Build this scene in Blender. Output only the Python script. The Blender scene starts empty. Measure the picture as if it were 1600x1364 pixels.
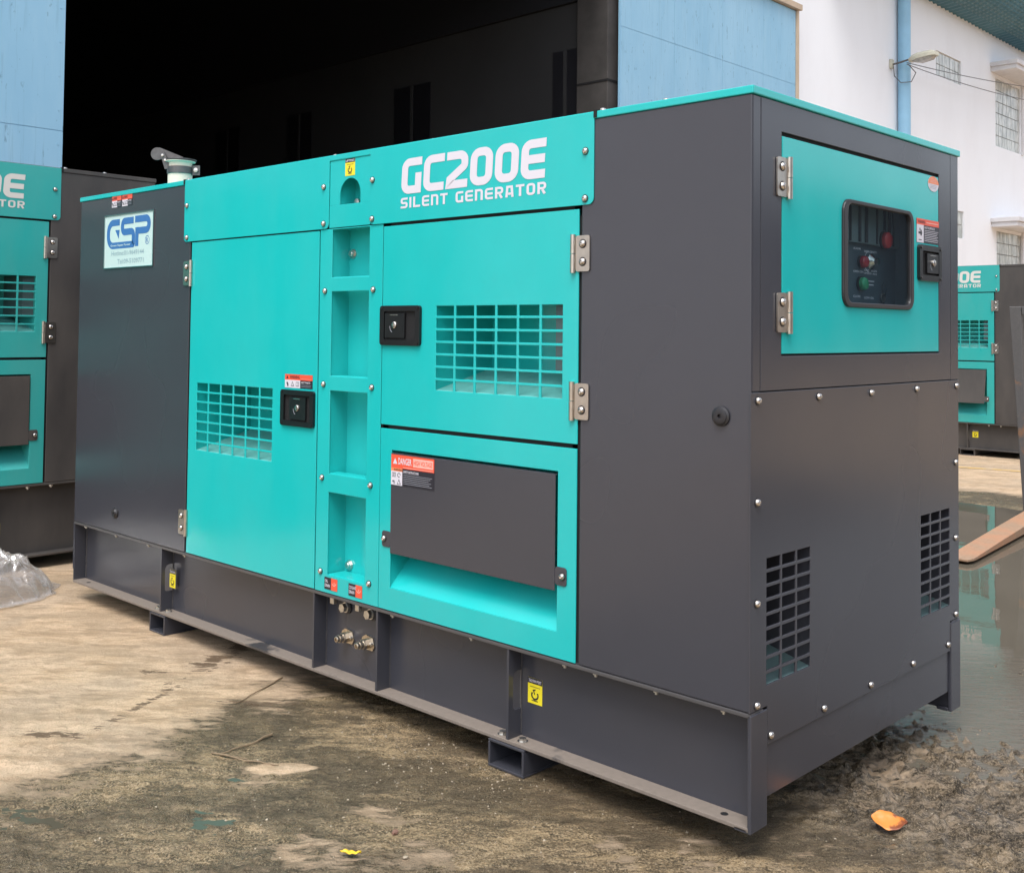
import bpy, bmesh, math, random
import numpy as np
from mathutils import Vector, Matrix
random.seed(7)
R = math.radians
sc = bpy.context.scene
col = sc.collection

# ------------------------------------------------------------------ camera
cam = bpy.data.cameras.new('camera')
cam_o = bpy.data.objects.new('camera', cam); col.objects.link(cam_o)
yaw, pitch, roll = 0.7614, 0.0324, 0.0106
fw = Vector((-math.sin(yaw)*math.cos(pitch), math.cos(yaw)*math.cos(pitch), math.sin(pitch)))
rt = Vector((math.cos(yaw), math.sin(yaw), 0)); up = rt.cross(fw)
rt2 = rt*math.cos(roll)+up*math.sin(roll); up2 = up*math.cos(roll)-rt*math.sin(roll)
m = Matrix((rt2, up2, -fw)).transposed().to_4x4()
m.translation = Vector((1.5819, -2.6060, 1.3431))
cam_o.matrix_world = m
cam.sensor_width = 36; cam.lens = 1706.12/1600*36
cam.shift_x = 0.0; cam.shift_y = (461.38-682)/1600
cam.clip_start = 0.05; cam.clip_end = 600
sc.camera = cam_o

# ------------------------------------------------------------------ sky, sun, exposure
SUN_EL, SUN_AZ = R(63), R(-28)      # azimuth measured from -y towards +x
w = bpy.data.worlds.new('World'); sc.world = w; w.use_nodes = True
nt = w.node_tree; nt.nodes.clear()
sky = nt.nodes.new('ShaderNodeTexSky'); sky.sky_type = 'NISHITA'; sky.sun_disc = False
sundir = Vector((math.sin(-SUN_AZ)*math.cos(SUN_EL), -math.cos(SUN_AZ)*math.cos(SUN_EL), math.sin(SUN_EL)))  # towards the sun
sky.sun_elevation = SUN_EL; sky.sun_rotation = math.atan2(sundir.x, sundir.y)
sky.air_density = 1.0; sky.dust_density = 2.0; sky.ozone_density = 1.0
hs = nt.nodes.new('ShaderNodeHueSaturation'); hs.inputs['Saturation'].default_value = 0.42
# soft overcast clouds over the sky
tcw = nt.nodes.new('ShaderNodeTexCoord'); cn = nt.nodes.new('ShaderNodeTexNoise')
cn.inputs['Scale'].default_value = 2.2; cn.inputs['Detail'].default_value = 5; cn.inputs['Roughness'].default_value = .55
cr = nt.nodes.new('ShaderNodeMapRange'); cr.inputs[1].default_value = .35; cr.inputs[2].default_value = .7; cr.inputs[3].default_value = .6; cr.inputs[4].default_value = 1.7
mul = nt.nodes.new('ShaderNodeVectorMath'); mul.operation = 'MULTIPLY'
bg = nt.nodes.new('ShaderNodeBackground'); bg.inputs['Strength'].default_value = 0.13
wo = nt.nodes.new('ShaderNodeOutputWorld')
nt.links.new(sky.outputs[0], hs.inputs['Color']); nt.links.new(tcw.outputs['Generated'], cn.inputs['Vector'])
nt.links.new(cn.outputs['Fac'], cr.inputs[0]); nt.links.new(hs.outputs[0], mul.inputs[0]); nt.links.new(cr.outputs[0], mul.inputs[1])
nt.links.new(mul.outputs[0], bg.inputs['Color']); nt.links.new(bg.outputs[0], wo.inputs['Surface'])
sl = bpy.data.lights.new('sun', 'SUN'); sl.energy = 1.3; sl.angle = R(30); sl.color = (1, .975, .94)
so = bpy.data.objects.new('sun', sl); col.objects.link(so)
so.rotation_euler = (-sundir).to_track_quat('-Z', 'Y').to_euler(); so.location = (0, -5, 12)
sc.view_settings.view_transform = 'Standard'; sc.view_settings.look = 'None'
sc.view_settings.exposure = 1.06; sc.view_settings.gamma = 1.0; sc.view_settings.use_curve_mapping = False

# ------------------------------------------------------------------ materials
class NT:
    def __init__(s, name):
        s.m = bpy.data.materials.new(name); s.m.use_nodes = True; s.t = s.m.node_tree
        s.b = s.t.nodes['Principled BSDF']; s.out = s.t.nodes['Material Output']
    def n(s, typ, **kw):
        nd = s.t.nodes.new('ShaderNode'+typ)
        for k, v in kw.items():
            if k in nd.bl_rna.properties and k not in nd.inputs: setattr(nd, k, v)
            else: s.set(nd, k, v)
        return nd
    def set(s, nd, k, v):
        i = nd.inputs[k]
        if isinstance(v, bpy.types.NodeSocket): s.t.links.new(v, i)
        else: i.default_value = v
    def noise(s, scale, detail=4, rough=.5, vec=None, dist=0):
        nd = s.n('TexNoise', Scale=scale, Detail=detail, Roughness=rough, Distortion=dist)
        if vec is not None: s.t.links.new(vec, nd.inputs['Vector'])
        return nd.outputs['Fac']
    def rng(s, v, a, b, c=0., d=1., smooth=False):
        nd = s.n('MapRange'); nd.interpolation_type = 'SMOOTHSTEP' if smooth else 'LINEAR'
        for i, x in enumerate((v, a, b, c, d)):
            if isinstance(x, bpy.types.NodeSocket): s.t.links.new(x, nd.inputs[i])
            else: nd.inputs[i].default_value = x
        return nd.outputs[0]
    def math(s, op, a, b=0.):
        nd = s.n('Math'); nd.operation = op
        for i, x in enumerate((a, b)):
            if isinstance(x, bpy.types.NodeSocket): s.t.links.new(x, nd.inputs[i])
            else: nd.inputs[i].default_value = x
        return nd.outputs[0]
    def mix(s, f, a, b, blend='MIX'):
        nd = s.n('Mix'); nd.data_type = 'RGBA'; nd.blend_type = blend
        for i, x in ((0, f), (6, a), (7, b)):
            if isinstance(x, bpy.types.NodeSocket): s.t.links.new(x, nd.inputs[i])
            else: nd.inputs[i].default_value = x if i == 0 else (*x[:3], 1)
        return nd.outputs[2]
    def bump(s, h, strength=.2, dist=.01, normal=None):
        nd = s.n('Bump'); nd.inputs['Strength'].default_value = strength; nd.inputs['Distance'].default_value = dist
        s.t.links.new(h, nd.inputs['Height'])
        if normal is not None: s.t.links.new(normal, nd.inputs['Normal'])
        return nd.outputs[0]
    def obj(s, scale=None, rot=None):
        tc = s.n('TexCoord'); o = tc.outputs['Object']
        if scale or rot:
            mp = s.n('Mapping'); s.t.links.new(o, mp.inputs['Vector'])
            if scale: mp.inputs['Scale'].default_value = scale
            if rot: mp.inputs['Rotation'].default_value = rot
            o = mp.outputs[0]
        return o
    def geo(s, scale=None, rot=None):
        o = s.n('NewGeometry').outputs['Position']
        if scale or rot:
            mp = s.n('Mapping'); s.t.links.new(o, mp.inputs['Vector'])
            if rot:
                mp.inputs['Rotation'].default_value = rot
            if scale: 
                mp2 = s.n('Mapping'); s.t.links.new(mp.outputs[0], mp2.inputs['Vector']); mp2.inputs['Scale'].default_value = scale; mp = mp2
            o = mp.outputs[0]
        return o

def simple(name, c, rough=.5, metal=0., spec=.5, var=0., vscale=8, bump=0., bscale=60, coat=0., emit=None):
    t = NT(name); b = t.b
    b.inputs['Roughness'].default_value = rough; b.inputs['Metallic'].default_value = metal
    b.inputs['Specular IOR Level'].default_value = spec; b.inputs['Coat Weight'].default_value = coat
    o = t.obj()
    n1 = t.noise(vscale, 4, .6, o)
    f = t.rng(n1, .3, .7)
    t.set(b, 'Base Color', t.mix(f, [x*(1-var) for x in c], [min(1, x*(1+var)) for x in c]))
    if bump: t.set(b, 'Normal', t.bump(t.noise(bscale, 3, .5, o), bump, .004))
    return t.m

def paint(name, c, rough, wav=.05, dust=.0, dust_haze_c=(.42, .36, .30), spec=.5, coat=.0):
    """sprayed sheet metal: faint waviness, orange peel, thin dust or painted reflection haze that breaks up the gloss"""
    t = NT(name); b = t.b; o = t.geo()
    big = t.noise(1.3, 2, .5, o); peel = t.noise(260, 2, .5, o); mid = t.noise(9, 4, .6, o)
    dn = t.rng(t.noise(3, 5, .6, t.geo(scale=(1, 1, .35))), .35, .75)
    t.set(b, 'Base Color', t.mix(t.math('MULTIPLY', dn, dust), t.mix(mid, [x*.96 for x in c], [x*1.04 for x in c]), dust_haze_c))
    t.set(b, 'Roughness', t.rng(t.noise(1.6, 1.5, .4, t.geo()), .3, .7, rough*.8, rough*1.25) if dust < .05 else t.rng(dn, 0, 1, rough*.85, rough*1.3))
    b.inputs['Specular IOR Level'].default_value = spec; b.inputs['Coat Weight'].default_value = coat; b.inputs['Coat Roughness'].default_value = .08
    n1 = t.bump(big, wav, .03)
    t.set(b, 'Normal', t.bump(peel, .05, .0006, n1))
    return t.m

M = {}
M['teal'] = paint('teal_paint', (.010, .475, .465), .16, .22, .05, (.35, .60, .60), spec=.5)  # pale tint over the teal stands in for soft bright reflections
M['teal2'] = paint('teal_paint_weathered', (.025, .38, .36), .32, .10, .10, spec=.4)
M['dark'] = paint('charcoal_paint', (.049, .050, .061), .24, .06, .0, spec=.6)
M['dark2'] = paint('charcoal_paint_weathered', (.052, .048, .047), .42, .06, .12, spec=.4)
M['tealdust_lit'] = simple('dusty_lit_teal_floor', (.12, .44, .41), .75, var=.15, vscale=12)  # dust plus light through the vent holes, both put into the colour
M['greyin'] = simple('grey_liner_lit_floor', (.075, .125, .13), .6)
M['edge'] = paint('charcoal_edge', (.075, .072, .074), .35, .0, .05)
M['black'] = simple('black_void', (.006, .006, .007), .8)
M['rubber'] = simple('black_rubber', (.022, .021, .024), .42, bump=.05)
M['plastic'] = simple('black_plastic', (.009, .009, .010), .28, spec=.5, bump=.06, bscale=400)
M['steel'] = simple('stainless_steel', (.62, .58, .54), .24, 1., var=.08, vscale=60)
M['zinc'] = simple('zinc_bolt', (.66, .64, .60), .34, 1., var=.15, vscale=120)
M['nickel'] = simple('hinge_steel', (.60, .54, .47), .33, 1., var=.10, vscale=40, bump=.04, bscale=300)
M['brass'] = simple('brass_fitting', (.60, .53, .44), .28, 1., var=.2, vscale=80)
M['white'] = simple('vinyl_white', (.68, .65, .71), .38)
M['white2'] = simple('vinyl_white_aged', (.66, .64, .60), .5)
M['red'] = simple('label_red', (.80, .10, .05), .35)
M['pink'] = simple('label_pale_red', (.86, .45, .38), .35)
M['lblack'] = simple('label_black', (.018, .018, .028), .35)
M['lgrey'] = simple('label_grey_print', (.28, .29, .33), .35)
M['yellow'] = simple('label_yellow', (.86, .72, .03), .35)
M['orange'] = simple('label_orange', (.85, .25, .10), .35)
M['badge'] = simple('badge_ground', (.56, .74, .72), .2, spec=.6)
M['badgeblue'] = simple('badge_blue', (.055, .17, .44), .25, spec=.6)
M['badgetext'] = simple('badge_print', (.20, .33, .40), .3)
M['alu'] = simple('badge_rim', (.5, .52, .52), .3, 1.)
M['ceramic'] = simple('exhaust_wrap', (.84, .70, .58), .8, bump=.3, bscale=90, var=.06)
M['exsteel'] = simple('flap_steel', (.13, .12, .12), .5, .6, var=.2, vscale=30)
M['redbtn'] = simple('button_red', (.42, .03, .03), .25)
M['redlit'] = simple('lens_red', (.35, .02, .03), .15)
M['green'] = simple('button_green', (.02, .26, .12), .25)
M['ctrl'] = simple('control_panel_grey', (.05, .075, .095), .45)
M['ctrl2'] = simple('module_grey', (.10, .14, .15), .4)
M['cable'] = simple('cable_sheath', (.09, .13, .14), .4)

# dust-covered flange of the skid: dry clay film with a ragged edge, bare paint where it was wiped
t = NT('skid_flange_dusty'); o = t.geo()
msk = t.rng(t.noise(2.3, 6, .62, t.geo(scale=(1, 1, 1))), .40, .44)
fine = t.noise(60, 5, .6, o)
t.set(t.b, 'Base Color', t.mix(t.math('MULTIPLY', msk, .9), (.052, .049, .051), t.mix(fine, (.17, .14, .115), (.26, .215, .18))))
t.set(t.b, 'Roughness', t.rng(msk, 0, 1, .32, .85)); M['flange'] = t.m

t = NT('window_glass')
gl = t.n('BsdfGlossy', Roughness=.02); tr = t.n('BsdfTransparent'); tr.inputs[0].default_value = (.86, .93, .94, 1)
ge = t.n('NewGeometry'); dt = t.n('VectorMath'); dt.operation = 'DOT_PRODUCT'; t.t.links.new(ge.outputs['Normal'], dt.inputs[0]); t.t.links.new(ge.outputs['Incoming'], dt.inputs[1])
sch = t.math('POWER', t.math('SUBTRACT', 1., t.math('ABSOLUTE', dt.outputs['Value'])), 5.); mx = t.n('MixShader')   # Schlick, the same from both sides
t.t.links.new(t.rng(sch, 0, 1, .035, .9), mx.inputs[0]); t.t.links.new(tr.outputs[0], mx.inputs[1]); t.t.links.new(gl.outputs[0], mx.inputs[2])
t.t.links.new(mx.outputs[0], t.out.inputs[0]); M['glass'] = t.m

# ------------------------------------------------------------------ mesh helpers
class Fr:
    """plane the pieces are laid out on: u to the right, v up, w out of the plane"""
    def __init__(s, kind): s.k = kind; s.rot = 0 if kind == 'F' else R(90)
    def __call__(s, u, v, w): return (u, -w, v) if s.k == 'F' else (w, u, v)
FF, FE = Fr('F'), Fr('E')

class MB:
    def __init__(s, fr=None): s.v = []; s.f = []; s.mi = []; s.mats = []; s.fr = fr
    def mat(s, m):
        if m not in s.mats: s.mats.append(m)
        return s.mats.index(m)
    def add(s, vs, fs, m, raw=False):
        k = len(s.v); i = s.mat(m)
        s.v += [s.fr(*p) if (s.fr and not raw) else tuple(p) for p in vs]
        for f in fs: s.f.append([k+a for a in f]); s.mi.append(i)
    def box(s, a0, a1, b0, b1, c0, c1, m):
        vs = [(x, y, z) for x in (a0, a1) for y in (b0, b1) for z in (c0, c1)]
        s.add(vs, [(0, 1, 3, 2), (4, 6, 7, 5), (0, 4, 5, 1), (2, 3, 7, 6), (0, 2, 6, 4), (1, 5, 7, 3)], m)
    def prism(s, poly, w0, w1, m, back=True):
        n = len(poly)
        vs = [(p[0], p[1], w0) for p in poly]+[(p[0], p[1], w1) for p in poly]
        fs = [tuple(range(n, 2*n))]+[(i, (i+1) % n, n+(i+1) % n, n+i) for i in range(n)]
        if back: fs.append(tuple(reversed(range(n))))
        s.add(vs, fs, m)
    def ring(s, outer, inner, w0, w1, m):
        n = len(outer); assert n == len(inner)
        vs = [(p[0], p[1], ww) for ww in (w0, w1) for L in (outer, inner) for p in L]
        fs = []
        for i in range(n):
            j = (i+1) % n
            fs += [(2*n+i, 2*n+j, 3*n+j, 3*n+i), (i, n+i, n+j, j), (i, j, 2*n+j, 2*n+i), (n+i, 3*n+i, 3*n+j, n+j)]
        s.add(vs, fs, m)
    def cells(s, us, vs_, solid, w0, w1, m):
        """plate of w0..w1 cut into cells; solid(i, j) tells which are metal"""
        nu, nv = len(us)-1, len(vs_)-1
        idx = {}; V = []; F = []
        def P(i, j, k):
            if (i, j, k) not in idx: idx[(i, j, k)] = len(V); V.append((us[i], vs_[j], (w0, w1)[k]))
            return idx[(i, j, k)]
        S = lambda i, j: 0 <= i < nu and 0 <= j < nv and solid(i, j)
        for i in range(nu):
            for j in range(nv):
                if not S(i, j): continue
                F.append((P(i, j, 1), P(i+1, j, 1), P(i+1, j+1, 1), P(i, j+1, 1)))
                F.append((P(i, j, 0), P(i, j+1, 0), P(i+1, j+1, 0), P(i+1, j, 0)))
                if not S(i-1, j): F.append((P(i, j, 0), P(i, j, 1), P(i, j+1, 1), P(i, j+1, 0)))
                if not S(i+1, j): F.append((P(i+1, j, 0), P(i+1, j+1, 0), P(i+1, j+1, 1), P(i+1, j, 1)))
                if not S(i, j-1): F.append((P(i, j, 0), P(i+1, j, 0), P(i+1, j, 1), P(i, j, 1)))
                if not S(i, j+1): F.append((P(i, j+1, 0), P(i, j+1, 1), P(i+1, j+1, 1), P(i+1, j+1, 0)))
        s.add(V, F, m)
    def lathe(s, prof, cu, cv, m, seg=14, w0=0):
        """profile [(r, w)] spun about the plane's normal"""
        V = []; F = []; n = len(prof)
        for r_, ww in prof:
            for k in range(seg):
                a = 2*math.pi*k/seg; V.append((cu+r_*math.cos(a), cv+r_*math.sin(a), w0+ww))
        for i in range(n-1):
            for k in range(seg):
                F.append((i*seg+k, i*seg+(k+1) % seg, (i+1)*seg+(k+1) % seg, (i+1)*seg+k))
        F.append(tuple((n-1)*seg+k for k in range(seg)))
        s.add(V, F, m)
    def tube(s, pts, rad, m, seg=8):
        V = []; F = []; n = len(pts); pts = [Vector(p) for p in pts]
        rr = rad if isinstance(rad, (list, tuple)) else [rad]*n
        for i, p in enumerate(pts):
            d = (pts[min(i+1, n-1)]-pts[max(i-1, 0)]).normalized()
            a = d.orthogonal().normalized() if i == 0 else (a0-d*a0.dot(d)).normalized()
            a0 = a; b = d.cross(a)
            for k in range(seg):
                t_ = 2*math.pi*k/seg; V.append(tuple(p+a*(rr[i]*math.cos(t_))+b*(rr[i]*math.sin(t_))))
        for i in range(n-1):
            for k in range(seg):
                F.append((i*seg+k, i*seg+(k+1) % seg, (i+1)*seg+(k+1) % seg, (i+1)*seg+k))
        F += [tuple(reversed(range(seg))), tuple((n-1)*seg+k for k in range(seg))]
        s.add(V, F, m, raw=True)
    def mesh(s, name, smooth=False):
        me = bpy.data.meshes.new(name)
        me.from_pydata(s.v, [], s.f); 
        for m_ in s.mats: me.materials.append(M[m_] if isinstance(m_, str) else m_)
        me.polygons.foreach_set('material_index', s.mi)
        bm = bmesh.new(); bm.from_mesh(me)
        if s.recalc: bmesh.ops.recalc_face_normals(bm, faces=bm.faces)
        bm.to_mesh(me); bm.free()
        if smooth:
            me.polygons.foreach_set('use_smooth', [True]*len(me.polygons))
            me.set_sharp_from_angle(angle=R(38))
        me.update(); return me
    recalc = True

def link(name, me, parent=None, loc=(0, 0, 0), rot=0., bevel=0., label=None):
    o = bpy.data.objects.new(name, me); col.objects.link(o)
    o.location = loc; o.rotation_euler = (0, 0, rot) if not isinstance(rot, tuple) else rot
    if parent: o.parent = parent
    if bevel:
        b = o.modifiers.new('bevel', 'BEVEL'); b.width = bevel; b.segments = 2; b.limit_method = 'ANGLE'; b.angle_limit = R(40)
        b.harden_normals = False
    if label: o['label'] = label
    return o
def put(name, mb, parent=None, bevel=0., smooth=False, **k): return link(name, mb.mesh(name, smooth), parent, bevel=bevel, **k)
def empty(name, loc=(0, 0, 0), rot=0., parent=None, **props):
    o = bpy.data.objects.new(name, None); col.objects.link(o); o.location = loc; o.rotation_euler = (0, 0, rot)
    if parent: o.parent = parent
    for k, v in props.items(): o[k] = v
    return o
def tag(o, label=None, cat=None, group=None, kind=None):
    for k, v in (('label', label), ('category', cat), ('group', group), ('kind', kind)):
        if v: o[k] = v
    return o

def rrect(u0, u1, v0, v1, r_, seg=5, which=(1, 1, 1, 1)):
    """rounded rectangle, counter-clockwise; which: bottom-left, bottom-right, top-right, top-left"""
    pts = []
    for (cu, cv, a0, q, cor) in ((u0+r_, v0+r_, 180, which[0], (u0, v0)), (u1-r_, v0+r_, 270, which[1], (u1, v0)), (u1-r_, v1-r_, 0, which[2], (u1, v1)), (u0+r_, v1-r_, 90, which[3], (u0, v1))):
        if q:
            for k in range(seg+1):
                a = R(a0+90*k/seg); pts.append((cu+r_*math.cos(a), cv+r_*math.sin(a)))
        else: pts.append(cor)
    return pts

# ---- lettering
_txt = {}
def text_verts(s_, off=.018):
    if s_ not in _txt:
        cu = bpy.data.curves.new('t', 'FONT'); cu.body = s_; cu.resolution_u = 2; cu.offset = 0 if ':' in s_ else .018
        ob = bpy.data.objects.new('t', cu); col.objects.link(ob)
        bpy.context.view_layer.update()
        me = ob.to_mesh(); V = [tuple(v.co) for v in me.vertices]; F = [tuple(p.vertices) for p in me.polygons]
        ob.to_mesh_clear(); bpy.data.objects.remove(ob); bpy.data.curves.remove(cu); _txt[s_] = (V, F)
    return _txt[s_]
def text(mb, s_, u0, u1, v0, v1, w, m):
    V, F = text_verts(s_)
    xs = [v[0] for v in V]; ys = [v[1] for v in V]; ax, bx, ay, by = min(xs), max(xs), min(ys), max(ys)
    mb.add([(u0+(v[0]-ax)/(bx-ax)*(u1-u0), v0+(v[1]-ay)/(by-ay)*(v1-v0), w) for v in V], F, m)

def fillet(pts, rads, seg=6):
    out = []
    for i, p in enumerate(pts):
        r_ = rads[i]
        if r_ <= 0 or i in (0, len(pts)-1): out.append(p); continue
        p = Vector(p); a = Vector(pts[i-1])-p; b = Vector(pts[i+1])-p
        a.normalize(); b.normalize(); ang = a.angle(b); d = r_/math.tan(ang/2)
        c = p+(a+b).normalized()*(r_/math.sin(ang/2)); s0 = p+a*d-c; s1 = p+b*d-c
        tot = s0.angle_signed(s1) if True else 0
        for k in range(seg+1):
            t_ = -tot*k/seg; v = Vector((s0.x*math.cos(t_)-s0.y*math.sin(t_), s0.x*math.sin(t_)+s0.y*math.cos(t_)))
            out.append((c.x+v.x, c.y+v.y))
    return out
def ribbon(mb, path, h, w, m, T, closed=False):
    n = len(path); P = [Vector(p) for p in path]; L = []; Rr = []
    for i in range(n):
        if closed: a, b = P[i]-P[i-1], P[(i+1) % n]-P[i]
        else:
            a = P[i]-P[i-1] if i else P[1]-P[0]; b = P[i+1]-P[i] if i < n-1 else P[i]-P[i-1]
        a.normalize(); b.normalize(); na = Vector((-a.y, a.x)); nb = Vector((-b.y, b.x)); nn = (na+nb)
        nn = nn.normalized() if nn.length > 1e-6 else na
        k = h/max(.35, nn.dot(na)); L.append(P[i]+nn*k); Rr.append(P[i]-nn*k)
    vs = [(*T(p.x, p.y), w) for p in L]+[(*T(p.x, p.y), w) for p in Rr]
    rng = range(n) if closed else range(n-1)
    mb.add(vs, [(n+i, n+(i+1) % n, (i+1) % n, i) for i in rng], m)

# strokes on a cell 1 wide x 1.4 high: (points, radii, closed)
def glyph(ch, hw):
    a = hw; W_, H_ = 1.0, 1.4; l, r_, b, t_ = a, W_-a, a, H_-a; rr = max(a*1.05, .24); mid = H_/2
    if ch == 'G': return [([(W_, t_), (l, t_), (l, b), (r_, b), (r_, mid+.10)], [0, rr, rr, 0, 0], 0)]
    if ch == 'C': return [([(W_, t_), (l, t_), (l, b), (W_, b)], [0, rr, rr, 0], 0)]
    if ch == '2': return [([(0, t_), (r_, t_), (r_, mid+.12), (l+.02, b+.20), (l, b), (W_, b)], [0, rr, rr*.6, 0, 0, 0], 0)]
    if ch in '0O': return [([(mid*0+.5, t_), (l, t_), (l, b), (r_, b), (r_, t_)], None, 1)]
    if ch == 'E': return [([(W_, t_), (l, t_), (l, b), (W_, b)], [0, rr, rr, 0], 0), ([(l+a, mid), (W_-.03, mid)], [0, 0], 0)]
    if ch == 'S': return [([(W_, t_), (l, t_), (l, mid), (r_, mid), (r_, b), (0, b)], [0, rr*.8, rr*.8, rr*.8, rr*.8, 0], 0)]
    if ch == 'I': return [([(a, 0), (a, H_)], [0, 0], 0)]
    if ch == 'L': return [([(l, H_), (l, b), (W_, b)], [0, 0, 0], 0)]
    if ch == 'N': return [([(l, 0), (l, t_), (r_, t_), (r_, 0)], [0, 0, rr, 0], 0)]
    if ch == 'T': return [([(0, t_), (W_, t_)], [0, 0], 0), ([(.5, 0), (.5, t_-a)], [0, 0], 0)]
    if ch == 'A': return [([(l, 0), (l+.10, t_), (r_-.10, t_), (r_, 0)], [0, 0, 0, 0], 0), ([(l+a+.05, .42), (r_-a-.05, .42)], [0, 0], 0)]
    if ch == 'R': return [([(l, 0), (l, t_), (r_, t_), (r_, mid-.05), (l+a, mid-.05)], [0, 0, rr, rr, 0], 0), ([(.55, mid-.05-a), (r_-.02, 0)], [0, 0], 0)]
def word(mb, s_, u0, u1, v0, v1, w, m, hw, gap, slant=0.):
    adv = []
    for ch in s_: adv.append(.55 if ch == ' ' else (2*hw if ch == 'I' else 1.0))
    tot = sum(adv)+gap*(len(s_)-1); x = 0
    for ch, ad in zip(s_, adv):
        if ch != ' ':
            for pts, rads, closed in glyph(ch, hw):
                T = lambda gx, gy, x=x: (u0+(x+gx)/tot*(u1-u0)+slant*gy/1.4*(v1-v0), v0+gy/1.4*(v1-v0))
                if closed:
                    l, r_, b, t_ = hw, 1-hw, hw, 1.4-hw
                    rr = max(hw*1.05, .26); path = rrect(l, r_, b, t_, rr, 6)
                    ribbon(mb, path, hw, w, m, T, True)
                else: ribbon(mb, fillet(pts, rads), hw, w, m, T)
        x += ad+gap

# ------------------------------------------------------------------ shared small hardware
_cache = {}
def shared(key, fn):
    if key not in _cache: _cache[key] = fn()
    return _cache[key]
def screw_mesh():
    mb = MB(FF)
    mb.lathe([(.0125, 0), (.0125, .002), (.0105, .002)], 0, 0, 'rubber', 14)
    mb.lathe([(.0105, .002), (.0102, .004), (.009, .0075), (.006, .0098), (.0038, .0102), (.0038, .0072)], 0, 0, 'steel', 16)
    return mb.mesh('screw', True)
def screw(parent, fr, u, v, w=0.): return link('screw', shared('screw', screw_mesh), parent, fr(u, v, w), fr.rot)
def hex_profile(mb, cu, cv, r_, w0, w1, m):
    mb.prism([(cu+r_*math.cos(R(60*k+15)), cv+r_*math.sin(R(60*k+15))) for k in range(6)], w0, w1, m)
def bolt_mesh():
    mb = MB(FF); mb.lathe([(.020, 0), (.020, .003), (.001, .003)], 0, 0, 'zinc', 18); hex_profile(mb, 0, 0, .0145, .003, .014, 'zinc')
    mb.lathe([(.011, .014), (.009, .016), (.001, .0162)], 0, 0, 'zinc', 12)
    return mb.mesh('hex_bolt')
def hexbolt(parent, fr, u, v, w=0.): return link('hex_bolt', shared('bolt', bolt_mesh), parent, fr(u, v, w), fr.rot)
def hinge_mesh(side):
    """side +1: leaf to the right of the knuckle"""
    mb = MB(FF); s_ = side
    u0, u1 = sorted((s_*.006, s_*.062)); 
    mb.prism(rrect(u0, u1, -.056, .056, .007, 3), .001, .0055, 'nickel')
    for v0, v1 in ((-.060, -.001), (.001, .060)):
        k = 10; pts = [(v0), (v1)]
        V = []; F = []
        for v in pts:
            for q in range(k):
                a = 2*math.pi*q/k; V.append((-.004*s_+.0095*math.cos(a), v, .0055+.0095*math.sin(a)))
        F = [(q, (q+1) % k, k+(q+1) % k, k+q) for q in range(k)]+[tuple(range(k)), tuple(range(k, 2*k))]
        mb.add(V, F, 'nickel')
    for v in (-.026, .030):
        mb.lathe([(.0145, .0055), (.0145, .007), (.0115, .007)], s_*.035, v, 'rubber', 14)
        mb.lathe([(.0115, .007), (.011, .010), (.008, .0135), (.004, .0145), (.004, .012)], s_*.035, v, 'steel', 16)
    return mb.mesh('hinge', True)
def hinge(parent, fr, u, v, side, w=0.): return link('hinge', shared(('hinge', side), lambda: hinge_mesh(side)), parent, fr(u, v, w), fr.rot)
def latch_mesh(wd, ht, px0, px1):
    mb = MB(FF); a, b = wd/2, ht/2
    mb.ring(rrect(-a, a, -b, b, .012), rrect(-a+.024, a-.024, -b+.020, b-.020, .006), 0, .011, 'plastic')
    mb.box(-a+.02, a-.02, -b+.016, b-.016, .0005, .002, 'black')
    mb.box(px0, px1, -b+.028, b-.028, .002, .010, 'plastic')
    pc = (px0+px1)/2
    mb.lathe([(.0125, .010), (.0125, .0135), (.0105, .0155), (.003, .016), (.003, .013)], pc, .002, 'steel', 18)
    mb.box(pc-.026, pc+.020, b-.036, b-.0325, .010, .0115, 'steel')
    for su in (-1, 1):
        for sv in (-1, 1): mb.lathe([(.005, .011), (.0045, .0135), (.001, .014)], su*(a-.012), sv*(b-.010), 'plastic', 8)
    # worn arc where the key cover swings
    arc = [(pc-.010-.016*math.cos(R(q)), -.010-.022*math.sin(R(q))+.008, ) for q in range(0, 100, 20)]
    ribbon(mb, arc, .0016, .0104, 'lgrey', lambda x, y: (x, y))
    return mb.mesh('latch')

# ------------------------------------------------------------------ printed labels
def strip(mb, u0, u1, v0, v1, w, m): mb.add([(u0, v0, w), (u1, v0, w), (u1, v1, w), (u0, v1, w)], [(0, 1, 2, 3)], m)
def base(mb, u0, u1, v0, v1, m, w=.0006): mb.box(u0, u1, v0, v1, 0, w, m)
def lines(mb, u0, u1, v0, v1, n, w, m):
    for k in range(n):
        v = v1-(k+.5)*(v1-v0)/n; strip(mb, u0, u1-(k*37 % 5)*.03*(u1-u0), v-(v1-v0)/n*.13, v+(v1-v0)/n*.13, w, m)
def tri(mb, u, v, s_, w, m): mb.add([(u-s_, v-s_*.8, w), (u+s_, v-s_*.8, w), (u, v+s_, w)], [(0, 1, 2)], m)
def put_label(name, parent, fr, u0, v0, w, fn, label=None):
    mb = MB(fr)
    base_fr = lambda a, b, c: fr(u0+a, v0+b, w+c)
    mb.fr = base_fr; fn(mb); mb.recalc = False
    return put(name, mb, parent, label=label)
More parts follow.
